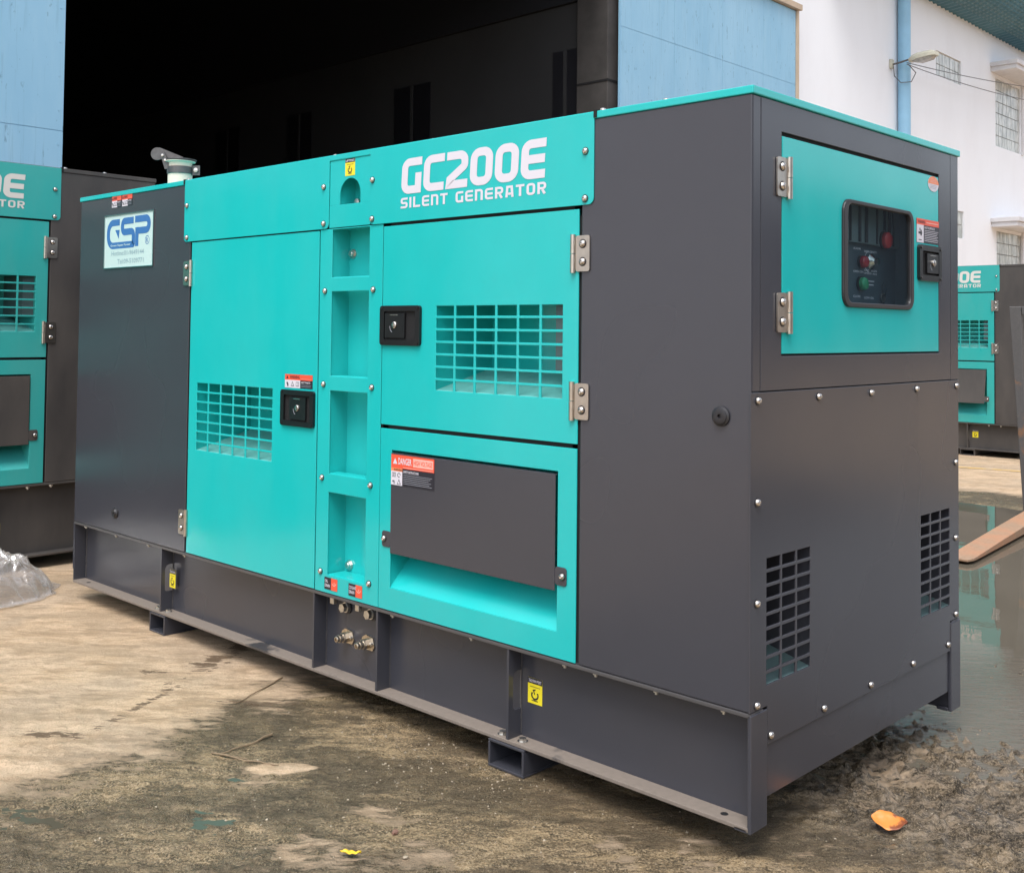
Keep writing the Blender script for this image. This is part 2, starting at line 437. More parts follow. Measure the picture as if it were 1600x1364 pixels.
def lab_danger(mb):
    W_, H_ = .232, .110; base(mb, 0, W_, 0, H_, 'lblack')
    a = .0009; b = .0012
    strip(mb, 0, W_, .062, H_, a, 'red'); strip(mb, .0, .062, 0, .050, a, 'white')
    strip(mb, .0, .062, .050, .062, a, 'orange'); text(mb, 'WARNING', .014, .060, .052, .060, b, 'lblack')
    tri(mb, .022, .086, .012, b, 'white'); text(mb, 'DANGER', .040, .112, .076, .100, b, 'white')
    strip(mb, .120, .226, .073, .103, b, 'pink'); text(mb, 'HIGH VOLTAGE', .124, .222, .079, .097, .0015, 'red')
    lines(mb, .066, .226, .063, .070, 1, b, 'pink')
    text(mb, 'SAFETY INSTRUCTIONS', .068, .150, .047, .056, b, 'white'); lines(mb, .068, .222, .006, .044, 6, b, 'lgrey')
    for q, (x, y) in enumerate(((.016, .037), (.044, .037), (.016, .012), (.044, .012))):
        if q == 3: tri(mb, x, y, .011, b, 'lblack'); tri(mb, x, y-.001, .007, .0015, 'white')
        elif q == 0:
            strip(mb, x-.009, x-.001, y-.008, y+.008, b, 'lblack'); strip(mb, x+.001, x+.009, y-.008, y+.008, b, 'lblack'); strip(mb, x-.007, x-.003, y-.006, y+.006, .0015, 'white'); strip(mb, x+.003, x+.007, y-.006, y+.006, .0015, 'white')
        elif q == 1: ribbon(mb, [(x+.008*math.cos(R(k)), y+.007*math.sin(R(k))) for k in range(0, 330, 30)], .0013, b, 'lblack', lambda x, y: (x, y))
        else: strip(mb, x-.008, x+.004, y-.002, y+.004, b, 'lblack'); strip(mb, x-.002, x+.006, y-.008, y+.001, .0015, 'lgrey')
def lab_warn(W_=.188, H_=.055):
    def f(mb):
        base(mb, 0, W_, 0, H_, 'lblack'); a = .0009; b = .0012
        strip(mb, 0, W_, H_*.58, H_, a, 'red'); strip(mb, 0, W_*.56, 0, H_*.58, a, 'white')
        tri(mb, W_*.09, H_*.78, H_*.13, b, 'lblack'); text(mb, 'WARNING', W_*.18, W_*.54, H_*.68, H_*.92, b, 'lblack'); lines(mb, W_*.58, W_*.97, H_*.66, H_*.72, 1, b, 'pink')
        text(mb, 'HOT PARTS' if W_ > .1 else 'HOT', W_*.60, W_*.92, H_*.36, H_*.50, b, 'white'); lines(mb, W_*.60, W_*.96, H_*.06, H_*.30, 2, b, 'lgrey')
        for k in (0, 1, 2):
            x = W_*(.10+.18*k); y = H_*.29
            if k == 1: tri(mb, x, y, H_*.2, b, 'lblack'); tri(mb, x, y-.0005, H_*.13, .0015, 'white')
            elif k == 0: strip(mb, x-.007, x+.002, y-.001, y+.007, b, 'lblack'); strip(mb, x-.002, x+.006, y-.010, y+.001, .0015, 'lblack')
            else: strip(mb, x-.010, x+.010, y-.009, y+.009, b, 'lblack'); strip(mb, x-.008, x-.001, y-.007, y+.007, .0015, 'white'); strip(mb, x+.001, x+.008, y-.007, y+.007, .0015, 'white')
    return f
def lab_warn_end(mb):
    W_, H_ = .188, .083; base(mb, 0, W_, 0, H_, 'lblack'); a = .0009; b = .0012
    strip(mb, 0, W_, .062, H_, a, 'red'); strip(mb, 0, .058, 0, .062, a, 'white'); text(mb, 'WARNING', .010, .070, .067, .078, b, 'lblack'); lines(mb, .08, .18, .066, .078, 1, b, 'pink')
    text(mb, 'HOT SURFACE', .064, .150, .050, .058, b, 'white'); lines(mb, .064, .182, .005, .047, 7, b, 'white')
    strip(mb, .022, .030, .042, .050, b, 'lblack'); strip(mb, .014, .044, .030, .038, b, 'lblack'); strip(mb, .030, .040, .024, .044, .0015, 'lblack'); strip(mb, .016, .040, .008, .011, b, 'lblack')
def lab_yellow(head, hook_up, W_=.060, H_=.065):
    def f(mb):
        base(mb, 0, W_, 0, H_, 'yellow'); a = .0009; b = .0012
        strip(mb, 0, W_, H_*.78, H_, a, 'lblack'); text(mb, head, W_*.06, W_*.94, H_*.83, H_*.95, b, 'white')
        lines(mb, W_*.15, W_*.85, H_*.62, H_*.70, 1, b, 'lblack'); c = (W_*.5, H_*.34); q = H_*.17
        pts = [(c[0]+q*math.cos(R(k)), c[1]+q*math.sin(R(k))*.9) for k in range(-220, 41, 26)]
        ribbon(mb, pts, H_*.035, b, 'lblack', lambda x, y: (x, y)); ribbon(mb, [(c[0], c[1]+q*.2), (c[0]-q*.5, c[1]+q*1.1), (c[0]+q*.2, c[1]+q*1.3)], H_*.025, .0015, 'lblack', lambda x, y: (x, y))
        strip(mb, c[0]-q, c[0]+q, c[1]-q*1.35, c[1]-q*1.15, .0015, 'lblack')
    return f
def lab_drain(t1, t2):
    def f(mb):
        W_, H_ = .082, .046; base(mb, 0, W_, 0, H_, 'lblack'); a = .0009; b = .0012
        strip(mb, W_*.52, W_, 0, H_, a, 'red'); text(mb, t1, .004, .004+.0062*len(t1), .026, .038, b, 'white'); text(mb, t2, .004, .036, .009, .021, b, 'white')
        ribbon(mb, [(W_*.60, H_*.55), (W_*.70, H_*.42), (W_*.80, H_*.42), (W_*.92, H_*.62)], .0013, b, 'pink', lambda x, y: (x, y)); strip(mb, W_*.74, W_*.78, H_*.5, H_*.7, b, 'pink')
    return f
def lab_badge(mb):
    W_, H_ = .497, .262
    mb.ring([(-.004, -.005), (W_+.006, -.005), (W_+.006, H_+.005), (-.004, H_+.005)], [(0, 0), (W_, 0), (W_, H_), (0, H_)], 0, .005, 'alu')
    base(mb, 0, W_, 0, H_, 'badge', .0015)
    a = .0020; k = 'badgeblue'
    X = lambda x: x*W_; Y = lambda y: y*H_
    T = lambda x, y: (x, y)
    # G, S, P cut out of one band
    def band(pts, rads, h, z): ribbon(mb, fillet([(X(x), Y(y)) for x, y in pts], rads, 8), h, z, k, T)
    band([(.315, .865), (.075, .865), (.075, .42), (.585, .42)], [0, .050, .050, 0], .0165, a)
    mb.add([(X(.22), Y(.72), a), (X(.30), Y(.54), a), (X(.315), Y(.72), a)], [(0, 1, 2)], k)
    band([(.605, .875), (.375, .875), (.375, .665), (.605, .665), (.605, .42), (.58, .42)], [0, .022, .022, .022, .004, 0], .0165, a+.0002)
    band([(.635, .885), (.915, .885), (.915, .665), (.675, .665)], [0, .028, .028, 0], .0165, a+.0004)
    ribbon(mb, [(X(.675), Y(.73)), (X(.675), Y(.375))], .0165, a, k, T)
    text(mb, 'Green Super Power', X(.13), X(.55), Y(.393), Y(.445), a+.0008, 'badge')
    text(mb, 'R', X(.865), X(.905), Y(.43), Y(.515), a, k)
    ribbon(mb, [(X(.885)+.020*math.cos(R(q)), Y(.475)+.020*math.sin(R(q))) for q in range(0, 360, 20)], .0016, a, k, T, True)
    text(mb, 'Hotline:01-9649144', X(.15), X(.82), Y(.225), Y(.315), a, 'badgetext')
    text(mb, 'Tel:09-5109771', X(.28), X(.82), Y(.065), Y(.155), a, 'badgetext')
def lab_round(mb):
    n = 20; C_ = [( .046*math.cos(2*math.pi*k/n), .027*math.sin(2*math.pi*k/n)) for k in range(n)]
    mb.prism(C_, 0, .0006, 'white')
    mb.add([(x, y, .0009) for x, y in C_[0:11]]+[], [tuple(range(11))], 'orange'); lines(mb, -.028, .030, -.018, -.003, 3, .001, 'lgrey'); lines(mb, -.030, .030, .004, .020, 3, .0012, 'pink')

# ------------------------------------------------------------------ the generator
def vent_plate(mb, x0, x1, z0, z1, hx0, hx1, hz0, hz1, nc, nr, bw, bh, w0, w1, m, extra=()):
    """door sheet with a punched grid of nc x nr holes; extra: more rectangular holes"""
    us = [x0]; hol_u = []
    cw = (hx1-hx0-(nc-1)*bw)/nc; ch = (hz1-hz0-(nr-1)*bh)/nr
    U = []; 
    for i in range(nc): U += [(hx0+i*(cw+bw), hx0+i*(cw+bw)+cw)]
    V = [(hz0+j*(ch+bh), hz0+j*(ch+bh)+ch) for j in range(nr)]
    us = sorted({x0, x1, *[a for p in U for a in p]}); vs = sorted({z0, z1, *[a for p in V for a in p]})
    def solid(i, j):
        c = (us[i]+us[i+1])/2; d = (vs[j]+vs[j+1])/2
        return not (any(a < c < b for a, b in U) and any(a < d < b for a, b in V))
    mb.cells(us, vs, solid, w0, w1, m)
def duct(mb, u0, u1, v0, v1, depth, rise, m, wf=-.003, bm=None, fm=None):
    """recess behind an opening: sides, top, back and a floor that climbs inwards"""
    a = depth; t_ = .004
    e = .004; u0 -= e; u1 += e; v1 += e
    def q(p, n_, mm): mb.add(p, [(0, 1, 2, 3)], mm)
    q([(u0, v0, wf), (u0, v0+rise, -a), (u0, v1, -a), (u0, v1, wf)], 0, m)
    q([(u1, v0, wf), (u1, v1, wf), (u1, v1, -a), (u1, v0+rise, -a)], 0, m)
    q([(u0, v1, wf), (u0, v1, -a), (u1, v1, -a), (u1, v1, wf)], 0, m)
    q([(u0, v0+rise, -a), (u1, v0+rise, -a), (u1, v1, -a), (u0, v1, -a)], 0, bm or m)
    q([(u0, v0, wf), (u1, v0, wf), (u1, v0+rise, -a), (u0, v0+rise, -a)], 0, fm or m)

def generator(loc, rot, scale, hb, fh, label, teal='teal', dark='dark', roofm='teal', flap_tilt=0., near=True):
    g = empty('silent_generator', loc, rot, label=label, category='generator', group='silent diesel generators in the yard')
    g.scale = (scale,)*3
    dz = hb-.316; Lx, Wy = 4.07, 1.436
    body = lambda name, mb, **k: put(name, mb, g, loc=(0, 0, dz), **k)
    # ---- skid
    mb = MB()
    zt = hb-.012
    mb.box(-Lx, -.002, 0, .075, 0, .012, 'flange' if near else dark)
    skid = put('skid_base', mb, g, bevel=.002)
    mb = MB(); mb.box(-Lx, 0, .000, .070, zt, hb, 'edge' if near else dark); put('top_flange', mb, skid, bevel=.002)
    mb = MB(); mb.box(-Lx+.004, -.004, .065, .073, .012, zt, dark); put('web', mb, skid)
    mb = MB(); mb.box(-Lx, 0, Wy-.07, Wy, 0, .012, dark); mb.box(-Lx, 0, Wy-.073, Wy-.065, .012, zt, dark); mb.box(-Lx, 0, Wy-.07, Wy, zt, hb, dark); put('rear_beam', mb, skid)
    for x, notch in ((-Lx+.004, 0), (-3.160, 1), (-1.965, 0), (-1.575, 0), (-.905, 1)):
        mb = MB()
        if notch:
            y1 = .0648; za, zb = hb*.32, hb*.72
            poly = [(0.002, .012), (y1, .012), (y1, za)]+[(.034+.012*math.cos(R(a)), za+.012+.012*math.sin(R(a))) for a in (270, 235, 200)]+[(.022, zb-.02), (.030, zb-.004), (.045, zb), (y1, zb), (y1, zt), (.002, zt)]
        else: poly = [(.002, .012), (.0648, .012), (.0648, zt), (.002, zt)]
        n = len(poly)
        mb.add([(x-.005, y, z) for y, z in poly]+[(x+.005, y, z) for y, z in poly], [tuple(range(n)), tuple(reversed(range(n, 2*n)))]+[(i, (i+1) % n, n+(i+1) % n, n+i) for i in range(n)], dark)
        put('stiffener', mb, skid)
    if near:
        for x in (-3.165, -1.97, -1.58, -.91, -Lx+.01):   # weld beads
            mb = MB()
            for k in range(18):
                z = .02+k*.0155; mb.box(x+.005, x+.0105+random.random()*.002, .0605+random.random()*.002, .0652, z, z+.0155, 'edge')
            put('weld_bead', mb, skid)['kind'] = 'stuff'
    # end posts, cross beam
    for y0, y1 in ((-.0, .086), (1.350, Wy)):
        mb = MB(FE); mb.prism(rrect(y0, y1, -.004, hb-.004, .012, 3, (0, 0, 0, 0)), -.008, .004, dark)
        mb.box(y0, y1, -.004, .008, -.05, -.008, dark); put('end_post', mb, skid, bevel=.003)
    mb = MB(FE); mb.box(.0885, 1.3475, .068, hb-.02, -.016, -.004, dark); put('cross_beam', mb, skid, bevel=.002)
    mb = MB(); mb.box(-Lx-.004, -Lx, 0, Wy, .07, hb, dark); put('cross_beam', mb, skid)
    mb = MB(); mb.box(-Lx+.01, -.02, .08, Wy-.08, .18, .186, dark); put('floor_plate', mb, skid)
    for x0, x1 in ((-3.243, -3.103), (-.984, -.824)):
        mb = MB(); q = .009
        for (a, b, c, d) in ((x0, x1, -fh, -fh+q), (x0, x1, -.009, -.0005), (x0, x0+q, -fh+q, -.009), (x1-q, x1, -fh+q, -.009)): mb.box(a, b, -.006, Wy+.006, c, d, 'edge' if near and 0 else dark)
        put('fork_pocket', mb, skid, bevel=.002)
        for dxx in (.045, -.045): 
            if near: link('flange_bolt', shared('fbolt', lambda: (lambda b_: (hex_profile(b_, 0, 0, .013, 0, .011, 'zinc'), b_.lathe([(.018, 0), (.018, .002), (.001, .002)], 0, 0, 'zinc', 14), b_.mesh('flange_bolt'))[2])(MB()) ), skid, ((x0+x1)/2+dxx, .028, .012))
    for x in (-3.99, -3.656, -3.328, -2.993, -1.518, -1.103, -.683, -.558, -.33, -.1):
        link('nut', shared('nut', lambda: (lambda b_: (b_.lathe([(.0135, 0), (.0135, -.002), (.001, -.002)], 0, 0, 'zinc', 12), hex_profile(b_, 0, 0, .0105, -.011, -.002, 'zinc'), b_.lathe([(.005, -.011), (.005, -.018), (.001, -.018)], 0, 0, 'zinc', 8), b_.mesh('nut'))[3])(MB()) ), skid, (x, .03, zt))
    if near:
        for x, y in ((-.10, .034), (-3.95, .030)):
            mb = MB(); mb.lathe([(.011, 0), (.011, .0006), (.0001, .0006)], x, y, 'black', 14, .012); put('bolt_hole', mb, skid)
        for x, z in ((-1.821, .149), (-1.697, .149)):
            mb = MB(FF); mb.prism([(x-.040, z-.004), (x-.030, z-.022), (x+.030, z-.022), (x+.040, z-.004), (x+.030, z+.026), (x-.012, z+.032), (x-.032, z+.020)], -.065, -.058, 'brass')
            mb.lathe([(.0195, -.058), (.0195, -.036), (.017, -.035)], x-.004, z, 'brass', 6); mb.lathe([(.015, -.036), (.015, -.020), (.012, -.019), (.012, -.008), (.009, -.006), (.006, -.006), (.006, -.016)], x-.004, z, 'brass', 16)
            mb.lathe([(.007, -.058), (.007, -.050), (.001, -.049)], x+.028, z+.004, 'zinc', 8)
            put('drain_fitting', mb, skid, smooth=True)
        for x, z in ((-1.832, .262), (-1.679, .264)):
            mb = MB(FF); mb.lathe([(.024, -.065), (.024, -.059), (.018, -.059)], x+.006, z, 'rubber', 16); mb.lathe([(.020, -.059), (.020, -.054), (.001, -.054)], x, z, 'zinc', 18); hex_profile(mb, x, z, .0175, -.054, -.036, 'zinc'); put('drain_plug', mb, skid)
        for x in (-1.884, -1.728):
            mb = MB(FF); mb.box(x-.012, x+.012, .270, .303, -.045, -.028, 'zinc'); put('clamp', mb, skid, bevel=.003)
    put_label('lifting_label', skid, FF, -.872, .127, -.0648, lab_yellow('TIE-DOWN POINT', 0, .063, .082), 'yellow sticker with black header on the skid web')
    # left tie-down sticker on its own little plate behind the stiffener
    tz = .100
    mb = MB(FF); mb.box(-3.154, -3.094, tz+.018, tz+.108, -.047, -.0445, 'edge'); put('label_backing', mb, skid)
    put_label('lifting_label', skid, FF, -3.150, tz+.022, -.0438, lab_yellow('TIE-DOWN', 0, .052, .082), 'yellow square sticker beside the left stiffener')

    # ---- black core and seam strips, added to block light behind the gaps
    mb = MB(); mb.box(-Lx+.02, -.30, .30, Wy-.05, .32, 1.99, 'black')
    for x in (-3.0+.06, -1.96, -1.57, -.60): mb.box(x-.04, x+.04, .007, .02, .32, 1.99, 'black')
    mb.box(-1.56, -.62, .007, .02, .965, 1.010, 'black'); mb.box(-2.93, -1.965, .007, .02, 1.715, 1.76, 'black'); mb.box(-1.57, -.61, .007, .02, 1.705, 1.76, 'black')
    mb.box(-Lx+.01, -.012, .006, .30, .316, .322, dark)
    mb.box(-.02, -.008, .14, 1.28, 1.25, 1.292, 'black'); mb.box(-.02, -.008, .14, 1.28, 1.90, 1.93, 'black'); mb.box(-.02, -.008, .14, .175, 1.29, 1.9, 'black'); mb.box(-.02, -.008, 1.25, 1.28, 1.29, 1.9, 'black')
    body('light_block_core', mb)
    # ---- dark side panels wrap the corners
    mb = MB(); mb.box(-.604, 0, 0, .006, .319, 2.0, dark); mb.box(-.006, 0, .006, .0475, 1.183, 2.0, dark); mb.box(-.010, -.004, .006, .0475, .322, 1.183, dark)
    sp = body('side_panel', mb, bevel=.0025)
    mb = MB(FF); mb.lathe([(.028, 0), (.028, .006), (.022, .009), (.022, .012), (.017, .014), (.006, .013), (.005, .006)], -.093, 1.112, 'rubber', 22); put('rubber_plug', mb, sp, smooth=True)
    mb = MB(); mb.box(-Lx, -2.948, 0, .006, .319, 2.0, dark); mb.box(-Lx, -Lx+.006, .006, .05, .319, 2.0, dark)
    sp2 = body('side_panel', mb, bevel=.0025)
    mb = MB(FF); mb.lathe([(.026, 0), (.026, .006), (.020, .010), (.018, .016), (.006, .015), (.005, .006)], -3.609, .417, 'rubber', 22); put('rubber_plug', mb, sp2, smooth=True)
    if near:
        put_label('company_badge', sp2, FF, -3.788, 1.640, .0005, lab_badge, 'pale sign with the blue letters GSP and two phone numbers')
        put_label('warning_label', sp2, FF, -3.722, 1.945, .0005, lab_warn(.100, .057)); put_label('warning_label', sp2, FF, -3.614, 1.945, .0005, lab_warn(.105, .057))
    # back and far end
    for a, b in ((-.604, -.002), (-Lx, -2.94)):
        mb = MB(); mb.box(a, b, Wy-.006, Wy, .319, 2.0, dark); body('rear_panel', mb)
    for a, b in ((-2.935, -1.96), (-1.955, -1.58), (-1.575, -.609)):
        mb = MB(); mb.box(a, b, Wy-.006, Wy, .319, 2.0, teal); body('rear_door', mb, bevel=.002)
    mb = MB(); mb.box(-Lx, -Lx+.005, .052, Wy-.007, .319, 2.0, dark); body('far_end_panel', mb)

    # ---- hoods
    def hood(x0, x1, sc_):
        mb = MB(FF); mb.prism(rrect(x0, x1, 1.7355, 2.021, .020, 4, (1, 1, 0, 0)), .0005, .0045, teal)
        h = body('hood_panel', mb, bevel=.0012)
        for u, v in sc_: screw(h, FF, u, v, .0045)
        return h
    h2 = hood(-1.645, -.555, [(-1.629, 1.904), (-1.629, 1.757), (-.588, 1.903), (-.588, 1.755)])
    hood(-3.0, -1.899, [(-2.976, 1.903), (-2.972, 1.755), (-1.932, 1.902), (-1.930, 1.757)])
    mb = MB(FF); mb.recalc = False
    wm = 'white' if near else 'white2'
    word(mb, 'GC200E', -1.464, -.757, 1.8355, 1.9645, .0056, wm, .155, .105, .06)
    word(mb, 'SILENT GENERATOR', -1.464, -.750, 1.784, 1.8225, .0056, wm, .14, .26, .0)
    put('model_lettering', mb, h2, label='white lettering GC200E over SILENT GENERATOR')
    # ---- roof
    mb = MB(); mb.box(-Lx-.012, .006, -.0035, Wy+.006, 2.001, 2.024, roofm); rf = body('roof', mb, bevel=.003)
    for x, y in ((-.30, .018), (-.530, .008), (-2.985, .008), (-1.33, .03), (-1.893, .02)):
        mb = MB(); mb.lathe([(.011, 2.0245), (.010, 2.029), (.004, 2.032)], x, y, 'steel', 10); put('roof_screw', mb, rf)
    for x in (-.556, -3.010):
        mb = MB(); mb.box(x, x+.012, -.0065, .012, 2.003, 2.027, 'black'); put('roof_clip', mb, rf)

    # ---- centre column: a ladder of ledges in a recess
    x0, x1, y_b = -1.956, -1.569, .089
    op = [(.390, .708), (.780, 1.102), (1.158, 1.488), (1.542, 1.730)]
    mb = MB(FF)
    us = [x0, -1.878, -1.648, x1]; vs = sorted({.319, 1.7345, *[a for p in op for a in p]})
    mb.cells(us, vs, lambda i, j: not (i == 1 and any(a < (vs[j]+vs[j+1])/2 < b for a, b in op)), -.004, 0, teal)
    colm = body('centre_column', mb, bevel=.0018)
    mb = MB(FF)
    def q(*p): mb.add(p, [(0, 1, 2, 3)], teal)
    za, zb = .330, 1.7345
    q((-1.882, za, -.004), (-1.882, zb, -.004), (-1.882, zb, -y_b), (-1.882, za, -y_b)); q((-1.644, za, -.004), (-1.644, za, -y_b), (-1.644, zb, -y_b), (-1.644, zb, -.004))
    q((-1.882, za, -y_b), (-1.882, zb, -y_b), (-1.644, zb, -y_b), (-1.644, za, -y_b)); q((-1.882, zb, -.004), (-1.644, zb, -.004), (-1.644, zb, -y_b), (-1.882, zb, -y_b))
    mb.recalc = False; put('recess', mb, colm)
    for a in ((.708, .780), (1.102, 1.158), (1.488, 1.542)):
        mb = MB(FF); mb.box(-1.8775, -1.6485, a[0]+.030, a[1]+.003, -.052, -.0042, teal); put('ledge', mb, colm, bevel=.002)
    mb = MB(FF); mb.box(-1.876, -1.650, .3302, .393, -y_b+.001, -.0042, teal); put('ledge', mb, colm, bevel=.002)
    for v in (1.491, 1.125, .761, .397): screw(colm, FF, -1.919, v, .0005); screw(colm, FF, -1.6205, v, .0005)
    if near:
        hexbolt(colm, FF, -1.858, 1.640, -y_b+.0005); hexbolt(colm, FF, -1.850, .418, -y_b+.0005)
        put_label('drain_label', colm, FF, -1.893, .334, .0006, lab_drain('OIL', 'DRAIN')); put_label('drain_label', colm, FF, -1.742, .334, .0006, lab_drain('COOLANT', 'DRAIN'))
    # upper piece with the lifting-eye arch
    mb = MB(FF)
    arch = [(-1.770+.064*math.cos(R(a)), 1.862+.064*math.sin(R(a))) for a in range(0, 181, 15)]
    poly_l = [(-1.8978, 1.826), (-1.834, 1.826)]+list(reversed(arch))[:7]+[(-1.770, 2.0), (-1.8978, 2.0)]
    poly_r = [(-1.770, 2.0)]+list(reversed(arch))[6:]+[(-1.706, 1.826), (-1.6462, 1.826), (-1.6462, 2.0)]
    mb.prism(poly_l, -.004, .0003, teal); mb.prism(poly_r, -.004, .0003, teal)
    le = body('lifting_eye_cover', mb)
    mb = MB(FF); mb.box(-1.8978, -1.6462, 1.737, 1.8255, -.004, .0018, teal); put('lower_strip', mb, le, bevel=.0015)
    mb = MB(FF); duct(mb, -1.836, -1.704, 1.827, 1.93, .08, .0, teal); mb.recalc = False; put('eye_recess', mb, le)
    mb = MB(FF); mb.lathe([(.016, -.078), (.016, -.04), (.001, -.038)], -1.782, 1.834, 'zinc', 10); put('lifting_bolt', mb, le)
    put_label('lifting_label', le, FF, -1.802, 1.934, .0005, lab_yellow('LIFTING', 1, .060, .066), 'yellow lifting sticker above the arch')

    # ---- doors
    def door(x0, x1, z0, z1, vent, w1=.0012):
        mb = MB(FF); vent_plate(mb, x0, x1, z0, z1, *vent, 6, 7, .0105, .0085, -.004, w1, teal)
        d = body('door', mb, bevel=.0015)
        mb = MB(FF); duct(mb, vent[0], vent[1], vent[2], vent[3], .286, .075, teal, fm='tealdust_lit'); mb.recalc = False
        v = put('vent_duct', mb, d)
        if vent[0] > -2: mb = MB(FF); mb.box(vent[1]-.055, vent[1]+.003, vent[2]+.085, vent[3], -.284, -.03, 'greyin'); put('vent_baffle', mb, d)
        return d
    d0 = door(-2.932, -1.961, .321, 1.7305, (-2.864, -2.268, .790, 1.092))
    d0['label'] = 'tall teal door with a vent grid'
    d1 = door(-1.564, -.615, .9925, 1.7245, (-1.269, -.679, 1.130, 1.427)); d1['label'] = 'upper teal door with a vent grid'
    link('latch', shared('latch0', lambda: latch_mesh(.226, .145, -.050, .060)), d0, (-2.083, -.0013, 1.021))
    link('latch', shared('latch1', lambda: latch_mesh(.222, .145, -.082, .028)), d1, (-1.456, -.0013, 1.357))
    hinge(d0, FF, -2.934, 1.590, -1, .0005); hinge(d0, FF, -2.934, .454, -1, .0005)
    hinge(d1, FF, -.630, 1.585, 1, .0005); hinge(d1, FF, -.630, 1.126, 1, .0005)
    if near: put_label('warning_label', d0, FF, -2.178, 1.1015, .0016, lab_warn())
    # lower right panel with cable gutter
    mb = MB(FF); us = [-1.565, -1.501, -.693, -.616]; vs = [.320, .403, .902, .9785]
    mb.cells(us, vs, lambda i, j: not (i == 1 and j == 1), -.004, .0012, teal)
    lp = body('cable_outlet_panel', mb, bevel=.0015)
    mb = MB(FF); duct(mb, -1.501, -.693, .403, .902, .20, .20, teal); mb.recalc = False; put('cable_recess', mb, lp)
    mb = MB(FF)
    mb.prism([(-1.497, .529), (-.699, .529), (-.699, .893), (-1.497, .893)], .0025, .0065, dark)
    for sgn, ux in ((-1, -1.497), (1, -.699)):
        p_ = rrect(min(ux, ux+sgn*.048), max(ux, ux+sgn*.048), .548, .606, .010, 3); mb.prism(p_, .0018, .0055, dark)
    # rolled top edge
    n = 7; V = []; 
    for k in range(n):
        a = R(90*k/(n-1)); V += [(-1.497, .893-.014+.014*math.cos(a)*1.0, -.0095+.016*math.sin(a)+.0002), (-.699, .893-.014+.014*math.cos(a), -.0095+.016*math.sin(a)+.0002)]
    mb.add([(a, b+.0005, c) for a, b, c in V], [(2*k, 2*k+1, 2*k+3, 2*k+2) for k in range(n-1)], dark)
    fl = put('flap', mb, lp, bevel=.0015)
    if flap_tilt:
        th = R(-9); fl.rotation_euler = (th, 0, 0); fl.location = (0, .893*math.sin(th), .893*(1-math.cos(th)))
    screw(fl, FF, -1.531, .578, .0055); screw(fl, FF, -.667, .578, .0055)
    if near: put_label('danger_label', fl, FF, -1.494, .779, .0070, lab_danger, 'red and black danger high voltage sticker')

    # ---- end face
    mb = MB(FE)
    us = [.0505, .162, 1.2615, 1.3635]; vs = [1.183, 1.279, 1.917, 2.0]
    mb.cells(us, vs, lambda i, j: not (i == 1 and j == 1), -.006, -.0005, dark)
    ef = body('end_frame', mb, bevel=.0015)
    mb = MB(FE); mb.box(1.3660, Wy-.004, 1.183, 2.0, -.006, -.0008, dark); put('corner_strip', mb, ef)
    for a, b in ((.047, .051), (1.3635, 1.366)):
        mb = MB(FE); mb.box(a, b, 1.183, 2.0, -.010, -.0065, 'black'); put('seam', mb, ef)
    mb = MB(); mb.box(-.29, -.008, Wy-.012, Wy-.006, .32, 2.0, dark); put('rear_return', mb, ef)
    # control door
    mb = MB(FE); us = [.167, .545, 1.017, 1.2575]; vs = [1.285, 1.434, 1.757, 1.9055]
    mb.cells(us, vs, lambda i, j: not (i == 1 and j == 1), -.006, -.0008, teal)
    cd = body('control_door', mb, bevel=.0015)
    mb = MB(FE)
    mb.ring(rrect(.524, 1.036, 1.427, 1.763, .042, 6), rrect(.553, 1.009, 1.442, 1.750, .030, 6), -.010, .008, 'rubber'); put('window_seal', mb, cd, bevel=.004)
    mb = MB(FE); mb.box(.546, 1.016, 1.435, 1.756, -.0035, -.0005, 'glass'); put('window_pane', mb, cd)
    mb = MB(FE); duct(mb, .50, 1.12, 1.39, 1.80, .10, 0, 'ctrl', wf=-.0105); mb.recalc = False; cp = put('control_panel', mb, cd)
    mb = MB(FE); mb.box(.56, 1.115, 1.645, 1.79, -.099, -.080, 'ctrl2'); md_ = put('module', mb, cp, bevel=.003)
    for k, u in enumerate((.60, .655, .70, .735, .80, .845, .93, .985, 1.02, 1.055)):
        mb = MB(FE); mb.box(u, u+.010+.005*(k % 3), 1.650, 1.788, -.0798, -.077, 'black'); put('dark_strip', mb, md_)  # black vertical strips laid on the module face
    for (u, v, m_, r_) in ((.850, 1.512, 'green', .022), (.855, 1.586, 'redlit', .020), (.985, 1.666, 'redbtn', .028)):
        w_ = -.099 if v < 1.6 else -.079
        mb = MB(FE); mb.lathe([(r_*1.2, w_), (r_*1.2, w_+.006), (r_, w_+.007)], u, v, 'plastic', 20); mb.lathe([(r_, w_+.006), (r_, w_+.018), (r_*.8, w_+.023), (.002, w_+.025)], u, v, m_, 20); put('push_button', mb, cp, smooth=True)
    mb = MB(FE); mb.lathe([(.028, -.099), (.028, -.094), (.022, -.091), (.011, -.080), (.011, -.070), (.001, -.070)], .926, 1.590, 'steel', 20); put('key_switch', mb, cp, smooth=True)
    mb = MB(FE); ribbon(mb, [(.918+.036*math.cos(R(k)), 1.590+.036*math.sin(R(k))) for k in range(100, 270, 15)], .0016, -.0985, 'white', lambda x, y: (x, y)); put('dial_mark', mb, cp)
    mb = MB(FE); ribbon(mb, [(1.008+.016*math.cos(R(k)), 1.500+.022*math.sin(R(k))) for k in range(0, 360, 30)], .0022, -.088, 'steel', lambda x, y: (x, y), True); put('key_ring', mb, cp)
    mb = MB(FE); mb.lathe([(.016, -.092), (.016, -.089), (.001, -.0885)], 1.008, 1.470, 'nickel', 12); mb.box(1.004, 1.010, 1.425, 1.456, -.092, -.089, 'steel'); put('key', mb, cp)
    mb = MB(FE); mb.recalc = False
